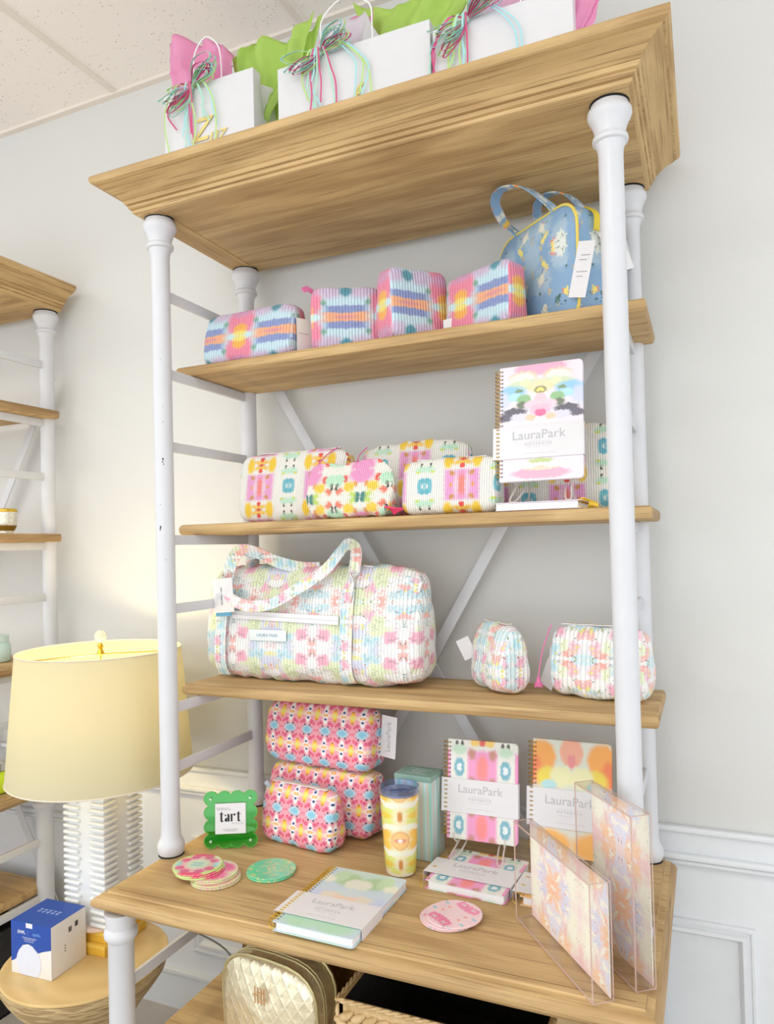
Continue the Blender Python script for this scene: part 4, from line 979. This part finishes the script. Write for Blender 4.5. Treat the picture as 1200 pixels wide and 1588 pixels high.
# ------------------------------------------------------------------ drum table, lamp and boxes
def bark():
    m, nt, b = newmat('layered_wood'); tc = nt.nodes.new('ShaderNodeTexCoord'); v = vecn(nt, 'MULTIPLY', tc.outputs['Object'], (3, 3, 22)).outputs[0]
    n = noisen(nt, v, 1.6, 4, .6); w = mathn(nt, 'SINE', mathn(nt, 'MULTIPLY', n.outputs[0], 30))
    c = mixc(nt, mapr(nt, w, -.8, 1), rgb(168, 140, 98), rgb(206, 180, 132)); nt.links.new(c, b.inputs['Base Color']); b.inputs['Roughness'].default_value = .7; bump(nt, b, w, .5, .003); return m
TBX, TBY = -.315, .020
tt = empty('drum_table', (TBX, TBY, 0), 'round hourglass side table of layered wood between the two shelf units', 'table')
m = MB(); sc = [(.15, 0), (.168, .01), (.165, .05), (.135, .12), (.108, .18), (.105, .2), (.118, .235), (.15, .285), (.185, .330), (.205, .358), (.213, .375), (.2135, .392)]
m.lathe(sc, 80); 
for q in m.v:
    a = math.atan2(q.y, q.x); k = 1+.006*math.sin(q.z*190+2*math.sin(a*3))+.01*noise.noise(Vector((math.cos(a)*2, math.sin(a)*2, q.z*30)))
    if q.z < .385: q.x *= k; q.y *= k
m.build('hourglass_body', bark(), tt, 60)
def tabletop():
    m, nt, b = newmat('wood_slice'); tc = nt.nodes.new('ShaderNodeTexCoord'); v = vecn(nt, 'ADD', tc.outputs['Object'], (-.05, -.02, 0)).outputs[0]
    n = noisen(nt, v, 5, 3); l = vecn(nt, 'LENGTH', v).outputs[1]; w = mathn(nt, 'SINE', mathn(nt, 'MULTIPLY_ADD', n.outputs[0], 9, mathn(nt, 'MULTIPLY', l, 260)))
    c = mixc(nt, mapr(nt, w, -1, 1, 0, .35), rgb(222, 192, 134), rgb(196, 160, 100)); nt.links.new(c, b.inputs['Base Color']); b.inputs['Roughness'].default_value = .55; return m
m = MB(); m.lathe([(.210, .3915), (.2145, .394), (.2145, .398), (.212, .4)], 80); m.build('table_top', tabletop(), tt)
ZTB = .4005
YB = plain('mustard_box', (232, 182, 60), .5); YB2 = plain('mustard_box_pale', (240, 198, 84), .5)
for z, x, y, w_, d_, lb in ((ZTB, -.447, .025, .186, .170, 'mustard yellow box lying on the round table, lower of two under the lamp'), (ZTB+.0305, -.440, .036, .174, .158, 'mustard yellow box directly under the white lamp, upper of two')):
    b_ = empty('yellow_box', (x, y, z), lb, 'box', math.radians(2), group='yellow boxes under the lamp')
    boxo('base', 0.001, w_-.001, .001, d_-.001, 0, .018, YB, b_, .001); boxo('lid', 0, w_, 0, d_, .0182, .0295, YB2, b_, .0012)
# lamp
LX, LY, LZ = -.338, .112, ZTB+.0605
lp = empty('table_lamp', (LX, LY, LZ), 'white ribbed ceramic table lamp with glowing cream drum shade', 'lamp')
CER = plain('white_ceramic', (236, 237, 236), .22, spec=.6)
hw = .070; HB = .40
m = MB(); m.rbox(-hw+.004, hw-.004, -hw+.004, hw-.004, .006, HB, .004); m.lathe([(.0, HB), (.05, HB), (.045, HB+.01), (.02, HB+.014), (.014, HB+.02)], 24, cap=False)
m.build('lamp_base', CER, lp)
nr = 22
for sx in (-1, 1):
    for sy in (-1, 1):
        m = MB()
        for k in range(nr):
            z0 = .012+k*(HB-.02)/nr; z1 = z0+(HB-.02)/nr*.62
            l1 = .058-(.006 if k % 2 else 0); x0, x1 = sorted((sx*(hw+.006), sx*(hw+.006-l1))); y0, y1 = sorted((sy*(hw+.006), sy*(hw+.006-l1)))
            m.rbox(x0, x1, y0, y1, z0, z1, .0035, 2)
        m.build('ribbed_corner', CER, lp, 50)
m = MB(); m.lathe([(.088, 0), (.09, .002), (.09, .008), (.086, .010)], 40); m.build('foot_plate', plain('clear_plinth', (232, 206, 190), .2), lp)
SH0, SH1 = .414, .762
m = MB(); m.tube([(0, 0, HB+.01), (0, 0, SH0+.09)], .006, 10); m.lathe([(.017, SH0+.03), (.019, SH0+.035), (.019, SH0+.09), (.016, SH0+.095)], 20); m.build('socket', plain('brass', (206, 168, 84), .3, .9), lp)
BU = bpy.data.materials.new('glowing_bulb'); BU.use_nodes = True; bb = BU.node_tree.nodes['Principled BSDF']; bb.inputs['Emission Color'].default_value = (1, .78, .42, 1); bb.inputs['Emission Strength'].default_value = 6; bb.inputs['Base Color'].default_value = (1, .9, .7, 1)
m = MB(); m.lathe([(.012, SH0+.095), (.018, SH0+.115), (.03, SH0+.145), (.032, SH0+.165), (.024, SH0+.188), (.0, SH0+.197)], 20); bo = m.build('bulb', BU, lp, 60)
bo.visible_shadow = True
lo = bpy.data.objects.new('lamp_bulb_light', bulb); COL.objects.link(lo); lo.parent = lp; lo.location = (0, 0, SH0+.235)
SHM = translucent('shade_linen', (218, 214, 190), .42, nscale=900)
m = MB(); rb, rt = .252, .224
m.lathe([(rb, SH0), (rb, SH0+.002), (rt, SH1), (rt-.0015, SH1), (rb-.0015, SH0), (rb, SH0)], 96, cap=False); m.build('lamp_shade', SHM, lp, 60)
for r_, z_ in ((rt, SH1), (rb, SH0)):
    m = MB(); m.tube([(r_*math.cos(2*PI*k/64), r_*math.sin(2*PI*k/64), z_) for k in range(64)], .0022, 6, True); m.build('shade_trim', plain('shade_trim', (226, 216, 196), .8), lp)
m = MB(); zs = SH1-.012
for a in (0.3, 2.4, 4.5): m.tube([(0, 0, zs), (rt*.99*math.cos(a), rt*.99*math.sin(a), SH1-.004)], .0016, 6)
m.build('shade_spider', GOLD, lp)
m = MB(); m.lathe([(.006, zs-.004), (.012, zs), (.009, zs+.006), (.0055, zs+.014), (.009, zs+.022), (.005, zs+.028), (.004, zs+.032)], 20); m.build('finial_stem', GOLD, lp)
m = MB(); m.lathe([(.004, zs+.031), (.012, zs+.036), (.0165, zs+.047), (.0155, zs+.058), (.008, zs+.066), (0, zs+.068)], 24); m.build('finial_ball', translucent('frosted_glass', (240, 236, 226), .4, .3), lp, 60)
m = MB(); m.tube([(0, 0, zs), (0, 0, SH0+.19)], .002, 6); m.build('harp', GOLD, lp)
tg = MB(); tg.rbox(-.022, .022, -.0008, 0, -.034, 0, .0003, 1); o = tg.build('price_tag', WHITE, lp); o.location = (hw-.02, -hw-.022, SH0+.012); o.rotation_euler = (0, math.radians(3), math.radians(35))
dashes('small_print', ((0, -.010, .026), (.0, -.018, .03), (0, -.025, .018)), plain('gold_print', (206, 180, 100), .5), o, -.0009)
m = MB(); m.tube(spline([(TBX+.05, TBY+.24, .40), (-.09, .34, .30), (-.05, .37, .14), (-.055, .36, .012), (-.10, .42, .004)], 8), .0025, 6); 
cdl = m.build('power_cord', plain('grey_cord', (120, 118, 108), .6), None); tag(cdl, 'thin grey power cord hanging down beside the round table', 'cord')

# blue box
BLUE = plain('royal_blue_card', (28, 74, 166), .4); 
bx = empty('product_box', (-.446, -.108, ZTB), 'royal blue and white cardboard box on the round table', 'box', math.radians(3))
bw, bd, bh = .136, .122, .136
boxo('carton', 0, bw, 0, bd, 0, bh, plain('carton_white', (238, 234, 230), .45), bx, .0008)
# printed blue front: wavy lower edge
P = [(.0, bh), (.0, .030), (.010, .034), (.018, .040), (.026, .062), (.040, .077), (.058, .082), (.074, .078), (.086, .066), (.094, .064), (.108, .070), (bw, .078), (bw, bh)]
plate('blue_front_print', P[::-1], -.0004, .0003, BLUE, bx)
boxo('blue_top_print', 0, bw, 0, bd, bh-.0003, bh+.0004, BLUE, bx)
E_ = [(.060+.042*math.cos(2*PI*k/40), .034+.044*math.sin(2*PI*k/40)) for k in range(40)]
plate('white_oval_print', [(x, max(z, .0005)) for x, z in E_][::-1], -.0008, -.0004, plain('pale_oval', (222, 226, 240), .4), bx)
boxo('round_seal', .052, .074, -.0008, -.0004, bh-.012, bh, WHITE, bx)
text('DVPL', .011, (.036, -.0006, bh-.026), FR, WHITE, bx, 'box_lettering', bold=.0002); text('apollo', .011, (.088, -.0006, bh-.026), FR, plain('sky_print', (120, 170, 230), .5), bx, 'box_lettering')
boxo('divider_line', .058, .0585, -.0006, -.0002, bh-.032, bh-.019, plain('sky_print2', (120, 170, 230), .5), bx)
dashes('small_print', ((.062, bh-.038, .046), (.062, bh-.042, .036), (.062, bh-.047, .032)), WHITE, bx, -.0005, .0013)
m = MB()
for k in range(5):
    for r_ in range(2):
        x = .030+k*.0155; y = .055+r_*.010; m.box(x, x+.010, y+.006, y+.0075, bh+.0004, bh+.0008); m.box(x+.004, x+.0055, y, y+.006, bh+.0004, bh+.0008)
m.build('top_symbols', plain('pale_blue_print', (190, 206, 240), .5), bx, 0)
m = MB(); rnd = random.Random(8)
for y0, z0 in ((.060, .095), (.082, .100)):
    for k in range(9): m.box(bw, bw+.0004, y0+k*.0013, y0+k*.0013+rnd.choice((.0005, .0009)), z0, z0+.014)
for k in range(3): m.box(bw, bw+.0004, .046, .049, .066-k*.007, .0695-k*.007)
m.build('side_print', DARKTXT, bx, 0)

# ------------------------------------------------------------------ things on the neighbouring unit
DX = -W-.842
cn = empty('candle_cup', (-.925, .27, SH[1]+.001), 'mercury glass candle cup with gold rim on the left shelf unit', 'candle')
m = MB(); m.lathe([(.030, 0), (.031, .004), (.030, .012), (.036, .018), (.041, .028), (.043, .04), (.043, .082), (.0425, .084), (.040, .084), (.040, .03), (.0, .03)], 28); 
def merc():
    m_, nt, b = newmat('mercury_glass'); tc = nt.nodes.new('ShaderNodeTexCoord'); n = noisen(nt, tc.outputs['Object'], 120, 4); nt.links.new(mixc(nt, mapr(nt, n.outputs[0], .4, .6), rgb(226, 220, 196), rgb(244, 242, 232)), b.inputs['Base Color']); b.inputs['Metallic'].default_value = .5; b.inputs['Roughness'].default_value = .25; bump(nt, b, n.outputs[0], .4, .002); return m_
m.build('cup', merc(), cn, 50)
m = MB(); m.lathe([(.0435, .075), (.0442, .077), (.0442, .084), (.0425, .086)], 28, cap=False); m.build('gold_rim', GOLD, cn)
m = MB(); m.lathe([(.034, .012), (.0415, .0275), (.042, .0285), (.034, .0125)], 28, cap=False); m.build('gold_band', plain('antique_gold', (160, 128, 50), .35, .7), cn)
jr = empty('mint_jar', (-.952, .26, SH[2]+.001), 'pale mint glass jar with lid on the left shelf unit, above the lamp shade', 'jar')
m = MB(); m.lathe([(.038, 0), (.043, .004), (.044, .03), (.043, .058), (.036, .066)], 32); m.build('jar_body', plain('mint_glass', (206, 232, 226), .15), jr, 50)
m = MB(); m.lathe([(.036, .066), (.038, .068), (.038, .088), (.036, .090)], 32); m.build('jar_lid', plain('mint_lid', (214, 236, 232), .3), jr)
lj = empty('lime_jar', (-.880, .19, ZD+.001), 'lime green candle jar with silver lid on the left shelf unit, beside the lamp', 'jar')
m = MB(); m.lathe([(.05, 0), (.058, .006), (.060, .03), (.058, .052), (.045, .064), (.032, .066)], 40); m.build('jar_body', plain('lime_glass', (206, 230, 50), .12), lj, 50)
m = MB(); m.lathe([(.033, .066), (.036, .068), (.036, .094), (.033, .098), (0, .1)], 32); m.build('jar_lid', plain('silver_lid', (200, 200, 196), .2, .9), lj)
basket((-1.32, -.12, .0005), .46, .42, .28, 'dark woven basket on the floor under the left shelf unit', LINER)

# ------------------------------------------------------------------ gift bags on top
ZG = ZC+.001
PAPER = plain('white_paper_bag', (228, 228, 231), .5)
PT = translucent('pink_tissue', (253, 190, 222), .5); GT = translucent('lime_tissue', (212, 238, 140), .5); WT = translucent('pale_pink_tissue', (244, 206, 226), .5); WWT = translucent('white_tissue', (244, 240, 246), .5)
def gift_bag(x, y, w, d, h, hx, label, rz=0, wave=0., letter=None):
    b_ = empty('gift_bag', (x, y, ZG), label, 'bag', rz, group='white gift bags with ribbon bows on the cornice')
    m = MB(); NX_ = 14; v = []; f = []
    def top(u): return h-wave*math.sin(u*PI)*0+wave*(u-.5)*.0
    # folded paper: front, back, pinched sides, doubled wall
    ring = [(0, 0), (w*.25, -.002), (w*.5, -.003), (w*.75, -.002), (w, 0), (w+.001, d*.25), (w-.022, d*.5), (w+.001, d*.75), (w, d), (w*.5, d+.003), (0, d), (-.001, d*.75), (.022, d*.5), (-.001, d*.25)]
    base = [(0, 0), (w*.25, 0), (w*.5, 0), (w*.75, 0), (w, 0), (w, d*.25), (w, d*.5), (w, d*.75), (w, d), (w*.5, d), (0, d), (0, d*.75), (0, d*.5), (0, d*.25)]
    n = len(ring); lev = 8
    for j in range(lev+1):
        t_ = j/lev
        for (bx_, by_), (rx_, ry_) in zip(base, ring):
            k = t_**2; v.append((bx_+(rx_-bx_)*k, by_+(ry_-by_)*k, t_*h))
    for j in range(lev):
        for k in range(n): a, c = j*n+k, j*n+(k+1) % n; f.append((a, c, c+n, a+n))
    f.append(tuple(reversed(range(n))))
    for (rx_, ry_) in ring: v.append((w/2+(rx_-w/2)*.985, d/2+(ry_-d/2)*.94, h))
    for (rx_, ry_) in ring: v.append((w/2+(rx_-w/2)*.985, d/2+(ry_-d/2)*.94, h-.06))
    o1 = lev*n; o2 = (lev+1)*n; o3 = (lev+2)*n
    for k in range(n): f.append((o1+k, o1+(k+1) % n, o2+(k+1) % n, o2+k)); f.append((o2+k, o2+(k+1) % n, o3+(k+1) % n, o3+k))
    mesh('paper_body', v, f, PAPER, b_, smooth=30)
    for yy in (.001, d-.004):
        m = MB(); m.tube(spline([(hx[0], yy, h-.03), (hx[0], yy, h+.03), (hx[0]+.006, yy-.004, h+.085), ((hx[0]+hx[1])/2, yy-.006, h+.118), (hx[1]-.006, yy-.004, h+.085), (hx[1], yy, h+.03), (hx[1], yy, h-.03)], 8), .0018, 6); m.build('handle', plain('white_cord', (250, 250, 252), .6), b_)
    return b_
def bow(bag, x, z, seed, sizeL=.085):
    rnd = random.Random(seed); root = None; y = -.008
    for ci, mt in enumerate((PINKR, MINTR, AQUAR, LIMER)):
        m = MB()
        for k in range(7):
            s_ = -1 if k % 2 else 1; up = rnd.uniform(.2, .75)*(1 if s_ > 0 else -.55); a = math.atan2(up, s_) + rnd.uniform(-.25, .25)
            if s_ < 0 and k % 4 == 1: a = PI*1.25+rnd.uniform(-.3, .25)
            L_ = sizeL*rnd.uniform(.62, 1.12); wd = L_*rnd.uniform(.12, .3); dx, dz = math.cos(a), math.sin(a); y2 = y-rnd.uniform(.004, .024)
            P = spline([(x, y, z), (x+dx*L_*.5-dz*wd, y2, z+dz*L_*.5+dx*wd), (x+dx*L_-dz*wd*.3, y2-.004, z+dz*L_), (x+dx*L_*.95+dz*wd*.6, y2, z+dz*L_*.95-dx*wd*.6), (x+dx*L_*.5+dz*wd*.6, y2+.003, z+dz*L_*.5-dx*wd*.6), (x, y, z)], 5)
            m.ribbon(P, (.2, 1, .5), .006, .0006)
        for k in range(3):   # tails
            xo = rnd.uniform(-.06, .085)*sizeL/.06; l_ = rnd.uniform(.09, .19)
            P = spline([(x, y-.002, z), (x+xo*.5, y-.012, z+.008), (x+xo, y-.008, z-.045), (x+xo*1.1+rnd.uniform(-.01, .01), y-.006, z-l_*.6), (x+xo*1.05+rnd.uniform(-.02, .02), y-.004, max(z-l_, .004))], 6)
            m.ribbon(P, (1, .3, 0), .0038, .0006)
        nm = m.build('bow' if root is None else 'ribbon', mt, bag if root is None else root, 60)
        if root is None: root = nm
    m = MB(); m.lathe([(.003, -.007), (.006, -.003), (.006, .003), (.003, .007)], 10, (x, y-.003, z)); m.build('knot', MINTR, root, 60)
def tissue(base, top, y, mat, label, seed, depth=.035, yb=None, group=None):
    """crumpled sheet: base polyline -> top polyline (x, z), resampled; folds run upward"""
    def samp(P, u):
        P = [Vector((p[0], p[1])) for p in P]; Ls = [0]
        for a, b2 in zip(P, P[1:]): Ls.append(Ls[-1]+(b2-a).length)
        t_ = u*Ls[-1]
        for i in range(len(P)-1):
            if t_ <= Ls[i+1]+1e-9: return P[i].lerp(P[i+1], (t_-Ls[i])/max(1e-9, Ls[i+1]-Ls[i]))
        return P[-1]
    nu, nv = 48, 22; v = []; f = []
    for j in range(nv+1):
        for i in range(nu+1):
            u, w_ = i/nu, j/nv; a, b2 = samp(base, u), samp(top, u); p = a.lerp(b2, w_)
            q = Vector((p.x*20, p.y*20, seed)); amp = depth*1.25*(.25+.75*w_)
            dy = amp*(math.sin(u*19+seed+2*noise.noise(q*.3))*.35+noise.noise(q*.45)*1.1+abs(noise.noise(q*1.1))*.8)
            v.append((p.x+.006*noise.noise(q*.7+Vector((5, 5, 5)))*w_, y+dy, p.y+.004*noise.noise(q*.8)*w_))
    for j in range(nv):
        for i in range(nu): a = j*(nu+1)+i; f.append((a, a+1, a+nu+2, a+nu+1))
    o = mesh('tissue_paper', v, f, mat, None, smooth=40)
    md = o.modifiers.new('thickness', 'SOLIDIFY'); md.thickness = .0004
    return tag(o, label, 'tissue paper', group)
b1 = gift_bag(-.040, .075, .285, .13, .290, (.100, .187), 'small white gift bag at the left end of the cornice, gold letter Z on it')
bow(b1, .100, .285, 3)
text('Z', .085, (.118, -.0045, .165), FR, GOLDFOIL, b1, 'foil_lettering', shear=.35, bold=.001); text('uz', .06, (.172, -.0045, .145), FR, GOLDFOIL, b1, 'foil_lettering', shear=.3)
b2_ = gift_bag(.318, .075, .405, .14, .262, (.125, .261), 'long white gift bag in the middle of the cornice with green tissue')
bow(b2_, .125, .260, 7)
text('f', .08, (.21, -.0045, .13), FR, GOLDFOIL, b2_, 'foil_lettering', shear=.3)
b3 = gift_bag(.730, .075, .312, .14, .232, (.084, .202), 'white gift bag at the right end of the cornice with pale pink tissue')
bow(b3, .084, .226, 12)
tissue([(-.02, 2.60), (.13, 2.60)], [(-.075, 2.935), (-.03, 2.925), (.04, 2.905), (.10, 2.88), (.15, 2.82)], .125, PT, 'hot pink tissue paper sticking up from the leftmost gift bag', 1)
tissue([(.12, 2.60), (.225, 2.60)], [(.135, 2.83), (.17, 2.835), (.185, 2.875), (.23, 2.855), (.30, 2.84), (.395, 2.87)], .145, GT, 'lime green tissue paper rising from the right side of the leftmost gift bag', 2, .03)
tissue([(.235, 2.60), (.285, 2.60)], [(.25, 2.72), (.30, 2.78), (.37, 2.86), (.405, 2.875)], .17, GT, 'lime green tissue corner spilling over the side of the leftmost gift bag', 5, .02)
tissue([(.36, 2.60), (.50, 2.60)], [(.34, 2.70), (.42, 2.77), (.50, 2.81), (.56, 2.82)], .125, PT, 'pink tissue paper behind the bow of the middle gift bag', 3, .02)
tissue([(.44, 2.60), (.56, 2.60)], [(.40, 2.72), (.46, 2.80), (.545, 2.80), (.60, 2.70)], .105, WWT, 'white tissue paper behind the handle of the middle gift bag', 4, .015)
tissue([(.52, 2.60), (.66, 2.60)], [(.50, 2.86), (.60, 2.83), (.70, 2.86), (.86, 2.84)], .15, GT, 'big lime green tissue sheet rising from the middle gift bag', 6, .03)
tissue([(.78, 2.56), (1.0, 2.56)], [(.80, 2.80), (.90, 2.78), (1.0, 2.79), (1.05, 2.76)], .145, WT, 'pale pink tissue paper in the rightmost gift bag', 7, .02)
tissue([(1.02, 2.56), (1.03, 2.56)], [(1.04, 2.74), (1.11, 2.70), (1.08, 2.62)], .12, PT, 'pink tissue corner drooping over the right end of the rightmost gift bag', 8, .01)
